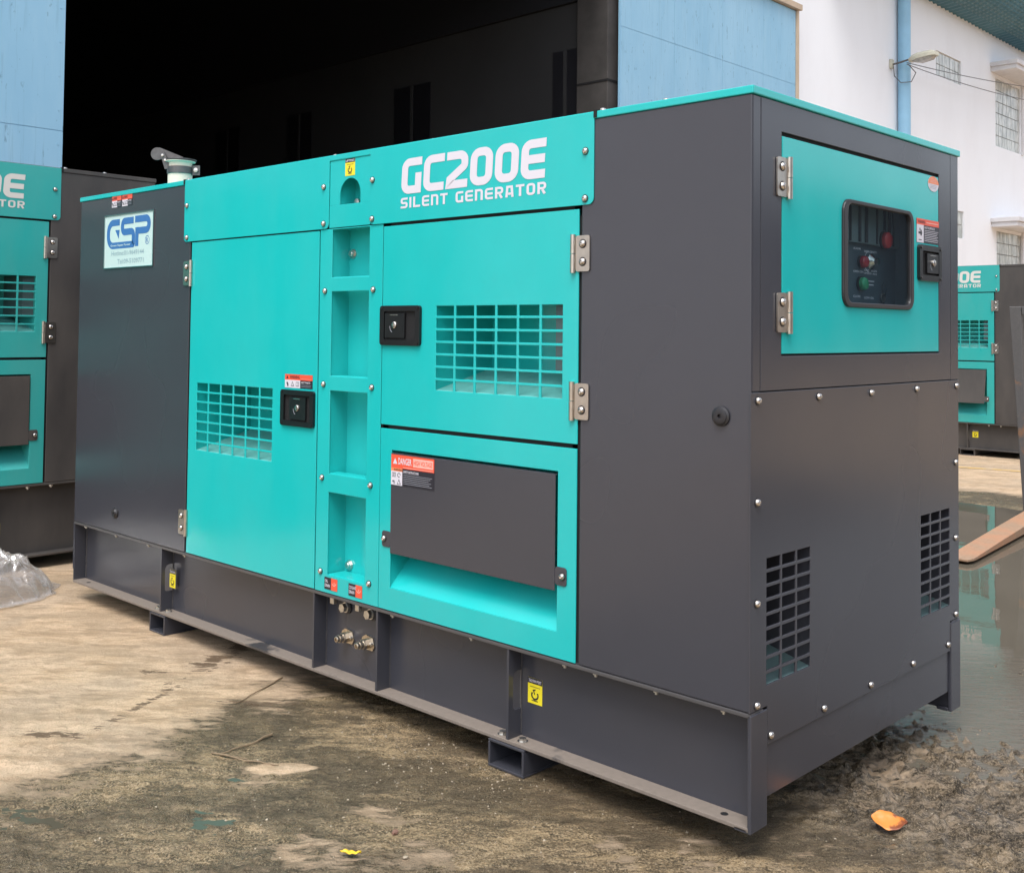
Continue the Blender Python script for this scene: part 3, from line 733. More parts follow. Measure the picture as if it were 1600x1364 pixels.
    for u, v, s_ in ((.800, 1.626, 'ALARM'), (.880, 1.620, 'EMERGENCY'), (.800, 1.549, 'OPEN ON'), (.880, 1.556, 'OFF   RUN'), (.880, 1.545, 'SPEED ADJ'), (.800, 1.466, 'CLOSE'), (.880, 1.463, 'LOW OIL')):
        text(mb, s_, u, u+.0105*len(s_), v, v+.0075, -.0985, 'white')
    lines(mb, .885, .955, 1.505, 1.530, 2, -.0985, 'white')
    put('panel_lettering', mb, cp)
    link('latch', shared('latch2', lambda: latch_mesh(.186, .124, -.030, .075)), cd, FE(1.168, 1.593, -.0006), FE.rot)
    hinge(cd, FE, .190, 1.787, -1, .0006); hinge(cd, FE, .192, 1.402, -1, .0006)
    if near:
        put_label('warning_label', cd, FE, 1.070, 1.663, 0, lab_warn_end); put_label('round_label', cd, FE, 1.211, 1.877, 0, lab_round)
    # lower cover, notched over the posts, two vents
    mb = MB(FE)
    z0, z1 = .213, 1.180; rows = 9; bw, bh = .0095, .0095
    nv = lambda a, b: [(a+i*((b-a-2*bw)/3+bw), a+i*((b-a-2*bw)/3+bw)+(b-a-2*bw)/3) for i in range(3)]
    U = nv(.083, .328)+nv(1.100, 1.346); ch = (.722-.376-(rows-1)*bh)/rows; V = [(.376+j*(ch+bh), .376+j*(ch+bh)+ch) for j in range(rows)]
    us = sorted({-.003, .086+.004, 1.346+.002, 1.430, *[a for p in U for a in p]}); vs = sorted({z0, .3185, z1, *[a for p in V for a in p]})
    def solid(i, j):
        c = (us[i]+us[i+1])/2; d = (vs[j]+vs[j+1])/2
        if d < .3185: return .09 < c < 1.3475
        return not (any(a < c < b for a, b in U) and any(a < d < b for a, b in V))
    mb.cells(us, vs, solid, -.0045, .0012, dark)
    ec = body('end_cover', mb, bevel=.0012)
    for a, b in ((.083, .328), (1.100, 1.346)):
        mb = MB(FE); duct(mb, a, b, .376, .722, .20, .05, dark, fm='greyin'); mb.recalc = False; put('vent_duct', mb, ec)  # floors in paler grey, light through the holes put into the colour
    for u, v in ((.033, 1.158), (.375, 1.157), (.72, 1.157), (1.064, 1.158), (1.407, 1.159), (.031, .881), (.031, .607), (.031, .333), (1.399, .882), (1.396, .61), (1.396, .336), (.104, .236), (.409, .236), (.715, .236), (1.031, .236), (1.327, .240)):
        screw(ec, FE, u, v, .0012)
    # ---- exhaust stack with rain flap
    cx, y_e, r0 = -3.765, .40, .064
    def spun(name, mb, parent, **k):
        o = put(name, mb, parent, **k); o.location = (cx, y_e, 0); o.rotation_euler = (0, 0, R(40)); return o
    mb = MB(); mb.lathe([(r0, 2.02), (r0, 2.165), (r0*.97, 2.167)], cx, y_e, 'ceramic', 26); ex = body('exhaust_stack', mb, smooth=True)
    mb = MB(); mb.lathe([(r0+.003, 2.165), (r0+.005, 2.167), (r0+.005, 2.202), (r0+.001, 2.204)], 0, 0, 'exsteel', 26); mb.box(r0, r0+.045, -.006, .0, 2.160, 2.212, 'exsteel'); spun('clamp', mb, ex, smooth=True)
    mb = MB(FF); mb.lathe([(.013, 0), (.012, .010), (.002, .012)], r0+.026, 2.186, 'zinc', 12, .0062); spun('clamp_bolt', mb, ex, smooth=True)
    mb = MB(); mb.lathe([(r0-.002, 2.203), (r0-.002, 2.226), (r0+.016, 2.231), (r0+.016, 2.234), (r0-.01, 2.235), (r0-.012, 2.20)], 0, 0, 'ceramic', 26); spun('stack_rim', mb, ex, smooth=True)
    mb = MB(); mb.lathe([(r0+.018, 2.238), (r0+.018, 2.243), (r0+.002, 2.246)], 0.004, 0, 'exsteel', 26); spun('rain_flap', mb, ex, smooth=True)
    pts = [(-.118+.034*math.cos(R(a)), 2.272+.034*math.sin(R(a))) for a in range(75, 290, 15)]+[(-.070, 2.252), (-.02, 2.247), (.022, 2.248), (.026, 2.254), (-.105, 2.306)]
    n = len(pts); mb = MB()
    mb.add([(x, -.030, z) for x, z in pts]+[(x, -.025, z) for x, z in pts], [tuple(range(n)), tuple(reversed(range(n, 2*n)))]+[(i, (i+1) % n, n+(i+1) % n, n+i) for i in range(n)], 'exsteel')
    spun('counterweight', mb, ex)
    mb = MB(); pa = [(-.098, 2.274), (-.076, 2.280), (-.046, 2.215), (-.055, 2.190), (-.070, 2.188)]; n = 5
    mb.add([(x, -.040, z) for x, z in pa]+[(x, -.034, z) for x, z in pa], [tuple(range(n)), tuple(reversed(range(n, 2*n)))]+[(i, (i+1) % n, n+(i+1) % n, n+i) for i in range(n)], 'exsteel')
    spun('pivot_bracket', mb, ex)
    for x, z in ((-.083, 2.262), (-.068, 2.236)):
        mb = MB(FF); mb.lathe([(.0075, 0), (.007, .005), (.002, .006)], x, z, 'zinc', 10, .0402); spun('pivot_bolt', mb, ex, smooth=True)
    return g

GZ = -.09
generator((0, 0, 0), 0, 1.0, .316, .090, 'large teal and charcoal generator in front with a blue and white GSP sign')
generator((-4.9, .864, -.016), R(90), 1.10, .389, .0665, 'teal generator cut by the left picture edge, beside the blue steel door', 'teal2', 'dark2', 'dark2', near=False)
generator((-2.52, 10.67, -.016), 0, 1.10, .288, .0665, 'distant teal generator under the white wall, behind the puddle', 'teal2', 'dark2', 'dark2', flap_tilt=1, near=False)

# ------------------------------------------------------------------ noise for the ground
rng0 = np.random.RandomState(3)
TAB = rng0.rand(256, 256)
def vnoise(x, y):
    xi = np.floor(x).astype(int); yi = np.floor(y).astype(int); fx = x-xi; fy = y-yi
    fx = fx*fx*(3-2*fx); fy = fy*fy*(3-2*fy)
    g = lambda a, b: TAB[a & 255, b & 255]
    return (g(xi, yi)*(1-fx)+g(xi+1, yi)*fx)*(1-fy)+(g(xi, yi+1)*(1-fx)+g(xi+1, yi+1)*fx)*fy
def fbm(x, y, o=5, gain=.5):
    s = 0; a = 1; t_ = 0
    for k in range(o): s = s+a*vnoise(x*2**k+17.3*k, y*2**k+5.1*k); t_ += a; a *= gain
    return s/t_
def sst(a, b, v): t_ = np.clip((v-a)/(b-a), 0, 1); return t_*t_*(3-2*t_)

WETS = ((-2.62, -.02, .36, .085, 2.06, 1.0), (-2.30, -.55, .34, .035, 2.06, .82), (-2.80, .42, .16, .07, .76, 1.0), (-2.65, -.30, .10, .03, .6, .86), (-2.25, -.92, .16, .05, .7, .82), (-2.02, -.22, .22, .07, .76, .80), (-3.12, .20, .07, .03, .7, .8))
def fields(x, y):
    n1 = fbm(x*1.1+3, y*1.1, 6, .55); n2 = fbm(x*2.7+40, y*2.7+9, 5, .6)
    # dry concrete to the left in front, and the far yard
    edge = -1.99+.75*(n1-.5)+.45*(n2-.5)
    left = sst(.34, -.30, x-edge)
    left = left*sst(6.5, 4.0, y)
    far = sst(7.45, 7.85, y+.5*(n1-.5)+.25*x*0)
    rightc = sst(.36, .66, x-.25*(y-.4)+.5*(n2-.5))*sst(1.6, 1.0, y)      # paler ground by the lower right corner
    dry = np.maximum(left, far)
    # islands of dried crust
    isl = sst(.56, .74, fbm(x*3.3+11, y*3.3+31, 6, .65))*sst(2.0, .8, y)
    dry = np.maximum(dry, np.maximum(isl*.52, rightc*.75))
    # hand-placed dry island and wet splashes
    c, s = math.cos(.76), math.sin(.76)
    def blob(cx, cy, a, b, k=.35):
        u = (x-cx)*c+(y-cy)*s; v = -(x-cx)*s+(y-cy)*c
        return np.exp(-((u/a)**2+(v/b)**2))*(1+k*2*(n2-.5)*2)
    dry = np.maximum(dry, sst(.35, .55, blob(-1.45, -.50, .14, .055)))
    wet = np.zeros_like(x)
    def gb(cx, cy, a, b, ang):
        u = (x-cx)*math.cos(ang)+(y-cy)*math.sin(ang); v = -(x-cx)*math.sin(ang)+(y-cy)*math.cos(ang); return np.exp(-((u/a)**2+(v/b)**2))
    for b_ in WETS: wet = np.maximum(wet, gb(*b_[:5])*b_[5])
    churn = sst(-.6, .1, x+.4*(n1-.5)+.25*(y-1.2)*0)*sst(.1, .7, y)*sst(4.4, 2.6, y)+.25*sst(.2, -1.2, y)
    return dry, wet, np.clip(churn, 0, 1), n1, n2
def height(x, y):
    dry, wet, churn, n1, n2 = fields(x, y)
    z = GZ+.004*(n1-.5)+.0025*(n2-.5)
    c, s = math.cos(.70), math.sin(.70); u = x*c+y*s; v = -x*s+y*c
    rid = fbm(u*5, v*17, 4, .6); lump = fbm(x*22, y*22, 4, .6); rut = fbm(u*2.2+9, v*7+3, 4, .55)
    wetg = (1-dry)
    fine_ = fbm(x*50+7, y*50, 3, .6)
    ch1 = fbm(x*38+3, y*38, 3, .65); ch2 = fbm(u*16, v*30, 4, .6); cl = np.clip(ch1-.52, 0, 1)
    z = z+wetg*(.004*(rid-.5)+.006*(ch2-.5)+.005*(ch1-.5))+churn*(.014*(rid-.5)+.030*(ch2-.5)+.020*(ch1-.5)+.05*cl*cl*4+.018*(rut-.5)+.007*np.sin((u*math.cos(.5)+v*math.sin(.5))*2*np.pi/.075+4*(n2-.5)+3*(n1-.5))*sst(.40, .56, fbm(x*2.1+60, y*2.1, 3)))
    z = z-.029*(sst(.9, 1.7, y)*sst(-1.6, -.9, x)*churn*sst(2.4, 1.6, y)+sst(1.5, 2.1, y)*sst(3.6, 2.9, y)*sst(-2.2, -1.4, x))
    # the big puddle's bed
    q = sst(7.15, 6.7, y+.5*(n1-.5))*sst(2.35, 3.2, y+.9*(n1-.5)-.25*x)*sst(-4.0, -3.2, x)
    z = z-.036*q*sst(1.9, 2.6, y)
    # shallow pools in the foreground
    for (px, py, r_, d) in ((-1.28, -.86, .16, .010), (-1.47, -.63, .10, .008), (-1.72, -1.22, .22, .010), (-.50, .02, .20, .006), (.05, .85, .25, .012), (-.95, -.30, .2, .006)):
        z = z-d*np.exp(-(((x-px)**2+(y-py)**2)/r_**2))
    return z, dry, wet, churn

def axis(segs):
    out = []
    for a, b, n in segs: out += list(np.linspace(a, b, n, endpoint=False))
    return np.array(out+[segs[-1][1]])
xs = axis([(-250, -60, 10), (-60, -12, 24), (-12, -4.6, 60), (-4.6, -2.3, 90), (-2.3, .9, 350), (.9, 4, 50), (4, 20, 30), (20, 250, 14)])
ys = axis([(-250, -40, 10), (-40, -4, 30), (-4, -1.7, 30), (-1.7, 2.9, 500), (2.9, 9.5, 140), (9.5, 30, 40), (30, 250, 20)])
X, Y = np.meshgrid(xs, ys, indexing='ij')
Z, DRY, WET, CH = height(X, Y)
def grid_mesh(name, X, Y, Z, mats, attrs={}):
    nx, ny = X.shape; me = bpy.data.meshes.new(name)
    co = np.stack([X, Y, Z], -1).reshape(-1, 3).astype(np.float32)
    i, j = np.meshgrid(np.arange(nx-1), np.arange(ny-1), indexing='ij')
    a = (i*ny+j).ravel(); f = np.stack([a, a+ny, a+ny+1, a+1], -1).astype(np.int32)
    me.vertices.add(len(co)); me.vertices.foreach_set('co', co.ravel())
    me.loops.add(f.size); me.loops.foreach_set('vertex_index', f.ravel())
    me.polygons.add(len(f)); me.polygons.foreach_set('loop_start', np.arange(0, f.size, 4, dtype=np.int32))
    me.polygons.foreach_set('loop_total', np.full(len(f), 4, dtype=np.int32)); me.polygons.foreach_set('use_smooth', np.ones(len(f), bool))
    for k, v in attrs.items():
        at = me.attributes.new(k, 'FLOAT', 'POINT'); at.data.foreach_set('value', v.ravel().astype(np.float32))
    for m_ in mats: me.materials.append(m_)
    me.update(calc_edges=True); me.validate(); return me

t = NT('yard_ground'); P = t.geo(); RZ = (0, 0, -.72)
def attr(n):
    a = t.n('Attribute'); a.attribute_name = n; return a.outputs['Fac']
dryA, wetA, chA = attr('dry'), attr('wetness'), attr('churn')
st = t.noise(7, 8, .68, t.geo(rot=RZ, scale=(.5, 1.7, 1)), .5)
st2 = t.noise(26, 7, .7, t.geo(rot=RZ, scale=(.5, 1.6, 1)), .6)
fn = t.noise(150, 5, .7, P); vf = t.noise(420, 3, .6, P); md = t.noise(5, 7, .65, P); big = t.noise(.9, 5, .6, P); md2 = t.noise(17, 6, .68, P, .8)
f0 = t.math('ADD', dryA, t.math('MULTIPLY', t.math('SUBTRACT', st, .5), 1.5)); f0 = t.math('ADD', f0, t.math('MULTIPLY', t.math('SUBTRACT', st2, .5), 1.3)); f0 = t.math('ADD', f0, t.math('MULTIPLY', t.math('SUBTRACT', fn, .5), .3))
f = t.rng(f0, .34, .60); damp = t.rng(f0, .50, .95)
pt = t.noise(2.6, 7, .62, t.geo(rot=RZ, scale=(.6, 1.4, 1)), .3); pt2 = t.noise(12, 7, .66, t.geo(rot=RZ, scale=(.55, 1.5, 1)), .5)
def M2(fac, k): return t.math('MULTIPLY', fac, k)
dryc = t.mix(t.rng(st, .42, .58), (.42, .31, .205), (.60, .46, .325)); dryc = t.mix(M2(t.rng(big, .47, .56), .7), dryc, (.40, .325, .25))
dryc = t.mix(M2(t.rng(pt2, .50, .60), .6), dryc, (.62, .49, .36)); dryc = t.mix(M2(t.rng(st2, .53, .61), .55), dryc, (.28, .205, .135))
dryc = t.mix(M2(t.rng(pt, .51, .58), .55), dryc, (.32, .25, .175)); dryc = t.mix(M2(t.rng(fn, .53, .60), .5), dryc, (.22, .16, .105)); dryc = t.mix(M2(t.rng(vf, .54, .62), .4), dryc, (.68, .57, .44))
dryc = t.mix(1., dryc, (1.06, 1.0, .93), 'MULTIPLY'); dryc = t.mix(damp, t.mix(.6, dryc, (.17, .13, .085)), dryc)
mudc = t.mix(t.rng(md, .44, .56), (.048, .036, .023), (.092, .071, .044)); mudc = t.mix(M2(t.rng(big, .47, .54), .6), mudc, (.080, .056, .036))
lite = t.rng(pt, .49, .56)
mudc = t.mix(M2(lite, .55), mudc, (.155, .114, .066)); mudc = t.mix(t.math('MULTIPLY', t.rng(pt2, .50, .57), t.rng(lite, 0, 1, .12, .85)), mudc, (.30, .225, .135))
mudc = t.mix(M2(t.rng(st2, .50, .42), .75), mudc, (.035, .026, .016)); mudc = t.mix(t.math('MULTIPLY', t.rng(st2, .54, .60), t.rng(lite, 0, 1, .15, .6)), mudc, (.27, .21, .135))
mudc = t.mix(t.math('MULTIPLY', t.rng(fn, .51, .58), t.rng(lite, 0, 1, .12, .8)), mudc, (.38, .30, .20)); mudc = t.mix(M2(t.rng(fn, .47, .41), .6), mudc, (.025, .019, .012)); mudc = t.mix(M2(t.rng(vf, .56, .62), .55), mudc, (.48, .43, .31))
chc = t.mix(t.rng(md2, .43, .57), (.032, .026, .020), (.12, .098, .072)); chc = t.mix(M2(t.rng(st2, .53, .58), .6), chc, (.26, .21, .16)); chc = t.mix(M2(t.rng(st2, .47, .42), .85), chc, (.012, .010, .008)); chc = t.mix(M2(t.rng(fn, .53, .58), .5), chc, (.32, .27, .21))
mudc = t.mix(M2(chA, .7), mudc, chc); mudc = t.mix(1., mudc, (1.26, 1.18, 1.06), 'MULTIPLY')
wf = t.math('ADD', wetA, t.math('ADD', t.math('MULTIPLY', t.math('SUBTRACT', st2, .5), 2.6), t.math('MULTIPLY', t.math('SUBTRACT', pt2, .5), 2.6)))
wm = t.math('MULTIPLY', t.rng(wf, .72, .80), t.rng(wetA, .12, .3))
t.set(t.b, 'Base Color', t.mix(t.math('MULTIPLY', wm, .88), t.mix(f, mudc, dryc), (.115, .075, .045)))
film = t.math('MULTIPLY', t.rng(t.math('ADD', md, t.math('MULTIPLY', t.math('SUBTRACT', st, .5), .6)), .50, .56), t.math('SUBTRACT', 1., f))   # thin water standing in places
rough = t.rng(t.math('ADD', f, t.math('MULTIPLY', t.math('SUBTRACT', md2, .5), .9)), 0, 1, .40, .92)
t.set(t.b, 'Roughness', t.math('SUBTRACT', t.math('SUBTRACT', rough, t.math('MULTIPLY', wm, .30)), t.math('ADD', t.math('MULTIPLY', film, .20), t.math('MULTIPLY', chA, .19))))
t.set(t.b, 'Specular IOR Level', t.math('ADD', t.rng(f, 0, 1, .34, .25), t.math('MULTIPLY', t.math('MULTIPLY', chA, t.rng(md2, .45, .55)), .4)))
hh = t.math('ADD', t.math('ADD', st, t.math('MULTIPLY', md2, .6)), t.math('MULTIPLY', st2, .6))
b1 = t.n('Bump'); b1.inputs['Distance'].default_value = .02; t.set(b1, 'Strength', t.math('SUBTRACT', t.rng(f, 0, 1, .75, .35), t.math('MULTIPLY', film, .5))); t.t.links.new(hh, b1.inputs['Height'])
b2 = t.bump(t.math('ADD', fn, t.math('MULTIPLY', vf, .5)), .9, .006, b1.outputs[0])
t.set(t.b, 'Normal', b2); M['ground'] = t.m
g = link('ground', grid_mesh('ground', X, Y, Z, [M['ground']], dict(dry=DRY, wetness=WET, churn=CH))); g['kind'] = 'structure'

# water: flat sheets that the ground dips under
t = NT('muddy_water'); b = t.b
rip = t.noise(3.5, 3, .5, t.geo()); gy = t.n('SeparateXYZ'); t.t.links.new(t.geo(), gy.inputs[0])
r2_ = t.noise(22, 5, .6, t.geo(rot=(0, 0, -.72), scale=(.5, 1.9, 1)), .5); b2_ = t.n('Bump'); b2_.inputs['Distance'].default_value = .012
t.set(b2_, 'Strength', t.rng(gy.outputs[1], 2.75, 1.9, 0., .32)); t.t.links.new(r2_, b2_.inputs['Height']); t.t.links.new(t.bump(rip, .05, .02), b2_.inputs['Normal'])   # the shallow near end is riffled
t.set(b, 'Normal', b2_.outputs[0])
t.set(b, 'Base Color', t.mix(t.noise(2, 5, .6, t.geo()), (.10, .085, .062), (.145, .125, .095)))
b.inputs['Roughness'].default_value = .025; b.inputs['IOR'].default_value = 1.333; b.inputs['Specular IOR Level'].default_value = .75; M['water'] = t.m
M['film_water'] = simple('foreground_water_film', (.085, .075, .052), .13, spec=.45, bump=.15, bscale=40)
def sheet(name, x0, x1, y0, y1, z, m_):
    mb = MB(); mb.add([(x0, y0, z), (x1, y0, z), (x1, y1, z), (x0, y1, z)], [(0, 1, 2, 3)], m_); o = put(name, mb); o['kind'] = 'structure'; return o
sheet('puddle_water', -4.2, 6, 1.0, 7.5, GZ-.0120, 'water')
sheet('puddle_water', -2.2, -1.0, -1.6, -.45, GZ-.0105, 'film_water')

# painted line in the far yard, laid over the ground
t = NT('worn_yellow_line'); k = t.rng(t.noise(7, 6, .65, t.geo()), .38, .55)
t.set(t.b, 'Base Color', t.mix(k, (.47, .37, .27), (.62, .40, .13))); t.b.inputs['Roughness'].default_value = .8
lx = np.linspace(-12, 8, 161); LX, LY = np.meshgrid(lx, np.linspace(-.05, .05, 4), indexing='ij'); LY = LY+9.40+.22*(LX+3.1)
LZ = height(LX, LY)[0]+.004; o = link('yellow_line', grid_mesh('yellow_line', LX, LY, LZ, [t.m])); o['kind'] = 'structure'
sheet_z = GZ
# ------------------------------------------------------------------ warehouse with its open door
XW = -7.3
t = NT('blue_sheet_paint'); o_ = t.geo(scale=(1, 1, .18))
strk = t.noise(9, 6, .65, o_); sp_ = t.noise(26, 3, .6, t.geo(scale=(1, 1, .3))); lo = t.noise(1.1, 4, .6, t.geo(scale=(1, 1, .4)))
c1 = t.mix(t.rng(lo, .3, .7), (.23, .45, .62), (.31, .53, .69)); c1 = t.mix(t.math('MULTIPLY', t.rng(strk, .5, .75), .5), c1, (.33, .54, .68)); c1 = t.mix(t.math('MULTIPLY', t.rng(sp_, .65, .71), .5), c1, (.08, .15, .22)); c1 = t.mix(t.math('MULTIPLY', t.rng(t.noise(40, 5, .6, t.geo(scale=(1, 1, .06))), .56, .66), .2), c1, (.13, .26, .36))
t.set(t.b, 'Base Color', c1); t.b.inputs['Roughness'].default_value = .55; t.set(t.b, 'Normal', t.bump(lo, .12, .05)); M['blue'] = t.m
t = NT('white_wall_plaster'); n_ = t.noise(1.4, 6, .65, t.geo(scale=(1, 1, .45))); n2_ = t.noise(30, 4, .6, t.geo())
c1 = t.mix(t.rng(n_, .45, .8), (.83, .84, .87), (.79, .795, .82)); c1 = t.mix(t.math('MULTIPLY', t.rng(t.noise(2.2, 6, .7, t.geo(scale=(1, 1, .25))), .66, .80), .22), c1, (.60, .57, .56))
t.set(t.b, 'Base Color', c1); t.b.inputs['Roughness'].default_value = .85; t.set(t.b, 'Normal', t.bump(n2_, .15, .004)); M['plaster'] = t.m
M['tan'] = simple('tan_rail', (.52, .40, .29), .6, var=.1, vscale=3)
M['inwall'] = simple('interior_wall', (.034, .034, .036), .9, var=.15, vscale=.6)  # pale wall coloured near black; interior shade put into the colour
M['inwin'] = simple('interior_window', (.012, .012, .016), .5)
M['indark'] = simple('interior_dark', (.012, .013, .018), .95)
M['concrete'] = simple('pillar_concrete', (.055, .05, .047), .85, var=.25, vscale=3, bump=.2)
wh = empty('warehouse', (XW, 4, GZ), label='blue and white warehouse with a tall open sliding door and dark inside', category='warehouse')
def wpart(name, mb, parent=None, **k):
    o = put(name, mb, parent or wh, **k)
    if (parent or wh) is wh: o.location = (-XW, -4, -GZ)
    return o
def leaf(y0, y1, zseams, yseams, lab):
    mb = MB(); mb.box(XW+.06, XW+.085, y0, y1, GZ+.02, 6.56, 'blue'); lf = wpart('sliding_door', mb, label=lab)
    zs = [GZ+.03]+zseams+[6.55]; yy = [y0+.01]+yseams+[y1-.0]
    for i in range(len(yy)-1):
        for j in range(len(zs)-1):
            mb = MB(); mb.box(XW+.086, XW+.090, yy[i]+.002, yy[i+1]-.002, zs[j]+.003, zs[j+1]-.003, 'blue'); put('steel_sheet', mb, lf, bevel=.001)
    mb = MB()
    for z in np.arange(.3, 6.5, .28):
        for y in (y0+.04, y1-.04): mb.box(XW+.090, XW+.093, y-.008, y+.008, z-.008, z+.008, 'blue')
    put('rivet', mb, lf)['kind'] = 'stuff'
leaf(-6.0, 1.28, [2.93, 5.35], [-4.8, -3.6, -2.4, -1.2, 0.03], 'blue steel door leaf left of the opening')
leaf(8.62, 13.2, [2.93, 5.35], [9.84, 11.06, 12.2], 'blue steel door leaf right of the opening')
mb = MB(); mb.box(XW+.02, XW+.16, -6.2, 13.30, 6.57, 6.66, 'tan'); mb.box(XW+.06, XW+.12, 13.205, 13.26, GZ, 6.57, 'tan'); wpart('door_rail', mb)
mb = MB(); mb.box(XW-.25, XW, -14, -4.0, GZ-.2, 6.6, 'plaster'); mb.box(XW-.25, XW, 8.9, 13.297, GZ-.2, 6.6, 'plaster'); mb.box(XW-.25, XW, -14, 13.297, 6.6, 9.0, 'plaster'); wpart('front_wall', mb)
mb = MB(); mb.box(XW-.55, XW-.02, 8.50, 8.88, GZ-.2, 6.6, 'concrete'); wpart('concrete_pillar', mb, bevel=.01)
mb = MB(); mb.box(XW-.555, XW-.015, 8.494, 8.89, 4.62, 4.65, 'black'); wpart('pillar_band', mb)
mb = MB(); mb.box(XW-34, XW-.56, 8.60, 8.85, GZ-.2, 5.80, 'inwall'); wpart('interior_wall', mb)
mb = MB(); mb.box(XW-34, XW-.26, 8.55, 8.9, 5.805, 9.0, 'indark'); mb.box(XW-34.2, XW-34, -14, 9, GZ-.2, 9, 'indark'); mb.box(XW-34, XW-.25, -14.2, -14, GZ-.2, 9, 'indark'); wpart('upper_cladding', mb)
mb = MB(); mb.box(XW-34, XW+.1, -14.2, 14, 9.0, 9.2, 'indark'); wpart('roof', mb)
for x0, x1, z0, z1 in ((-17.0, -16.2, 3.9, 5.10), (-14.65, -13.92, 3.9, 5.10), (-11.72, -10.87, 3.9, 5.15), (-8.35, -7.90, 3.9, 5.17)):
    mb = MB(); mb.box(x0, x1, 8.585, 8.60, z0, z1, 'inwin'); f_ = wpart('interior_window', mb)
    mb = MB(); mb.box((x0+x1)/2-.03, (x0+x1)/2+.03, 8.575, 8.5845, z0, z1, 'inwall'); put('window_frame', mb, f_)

# ------------------------------------------------------------------ white building with glass blocks
wb = empty('white_building', (XW, 20, GZ), label='long white plastered building with glass block windows and a green curved eave', category='building')
def bpart(name, mb, parent=None, **k):
    o = put(name, mb, parent or wb, **k)
    if (parent or wb) is wb: o.location = (-XW, -20, -GZ)
    return o
wins = [(18.97, 20.25, 6.56, 7.06, 5, 2), (22.20, 23.77, 5.55, 7.07, 6, 6), (18.97, 20.38, 3.36, 3.92, 5, 2), (22.24, 23.82, 2.15, 3.66, 6, 6)]
us = sorted({13.30, 42, *[a for q_ in wins for a in q_[:2]]}); vs = sorted({GZ-.2, 8.05, *[a for q_ in wins for a in q_[2:4]]})
class Wall:
    def __call__(s, u, v, w_): return (XW+w_, u, v)
mb = MB(Wall()); mb.cells(us, vs, lambda i, j: not any(a < (us[i]+us[i+1])/2 < b and c < (vs[j]+vs[j+1])/2 < d for a, b, c, d, _, _ in wins), -.25, 0, 'plaster'); bpart('wall', mb)
t = NT('glass_block'); n_ = t.noise(14, 3, .6, t.geo(scale=(1, 1, .25))); t.set(t.b, 'Base Color', t.mix(t.rng(n_, .35, .65), (.30, .32, .30), (.62, .63, .60)))
t.b.inputs['Roughness'].default_value = .18; t.set(t.b, 'Normal', t.bump(t.noise(12, 2, .5, t.geo()), .3, .02)); M['gblock'] = t.m
M['grout'] = simple('grout', (.36, .35, .34), .9)
def block_mesh(w_, h_):
    mb = MB(); a, b = w_/2-.008, h_/2-.008
    mb.box(-.08, -.03, -a, a, -b, b, 'gblock'); return mb.mesh('glass_block')
for wi, (a, b, c, d, nc, nr) in enumerate(wins):
    mb = MB(); mb.box(XW-.10, XW-.055, a, b, c, d, 'grout'); wn = bpart('glass_block_window', mb)
    bw_, bh_ = (b-a)/nc, (d-c)/nr; me = block_mesh(bw_, bh_)
    for i in range(nc):
        for j in range(nr): 
            o = link('glass_block', me, wn, (XW, a+(i+.5)*bw_, c+(j+.5)*bh_), bevel=0)
            o.rotation_euler = (random.uniform(-.004, .004), random.uniform(-.02, .02), random.uniform(-.02, .02))
M['awn'] = simple('awning_plaster', (.62, .61, .62), .8, var=.1, vscale=3)
for z in (7.15, 3.72):
    mb = MB(); mb.box(XW, XW+.55, 21.92, 24.1, z, z+.10, 'awn'); mb.box(XW, XW+.59, 21.88, 24.14, z+.101, z+.20, 'awn'); bpart('window_canopy', mb, bevel=.01)
    mb = MB(); mb.box(XW-.02, XW+.03, 23.80, 23.90, z-1.62, z-.005, 'awn'); bpart('window_reveal', mb)
M['pipe'] = simple('downpipe_blue', (.27, .50, .68), .4, var=.06, vscale=4)
mb = MB(); mb.tube([(XW+.13, 17.20, GZ), (XW+.13, 17.20, 4), (XW+.13, 17.20, 8.3)], .115, 'pipe', 16)
o = put('downpipe', mb, smooth=True); tag(o, 'pale blue round downpipe running up the white wall', 'downpipe')
# curved eave of ribbed sheet
t = NT('green_roof_sheet'); t.set(t.b, 'Base Color', t.mix(t.noise(3, 5, .6, t.geo()), (.045, .125, .165), (.085, .20, .245))); t.b.inputs['Roughness'].default_value = .4; M['eave'] = t.m
pr_ = []
for k in range(90):
    s_ = k/89; a = R(-88+130*s_); rad = .95
    pr_.append((XW-.02+.28+rad*(math.sin(R(88))-0)*0+rad*(1+0)*math.cos(a)*1.0-.10*0, 8.95+rad*math.sin(a)))
ya = np.arange(14.2, 42, .05); PX = np.array([p[0] for p in pr_]); PZ = np.array([p[1] for p in pr_])
PX = np.concatenate([[XW-.05, XW+.1], PX]); PZ = np.concatenate([[8.0, 8.0], PZ])
EY, EI = np.meshgrid(ya, np.arange(len(PX)), indexing='ij'); tx = np.gradient(PX); tz = np.gradient(PZ); tl = np.hypot(tx, tz)
NX, NZ = (tz/tl)[EI], (-tx/tl)[EI]
rib = (np.sin(EY/.20*2*np.pi) > .35)*.035+.012*np.sin(EI*1.9)
EX = PX[EI]+NX*rib; EZ = PZ[EI]+NZ*rib
me = grid_mesh('curved_eave', EY*0+EX, EY, EZ, [M['eave']]); me.polygons.foreach_set('use_smooth', [False]*len(me.polygons))
o = link('curved_eave', me, wb, (-XW, -20, -GZ))
so_ = o.modifiers.new('thick', 'SOLIDIFY'); so_.thickness = .004
mb = MB(); mb.box(XW-14, XW-.05, 13.8, 42, 9.0, 9.2, 'eave'); mb.box(XW-.25, XW-.002, 13.30, 42, 8.052, 9.0, 'plaster'); mb.box(XW-.26, XW-14, 13.62, 13.8, GZ, 9, 'plaster'); bpart('roof', mb)

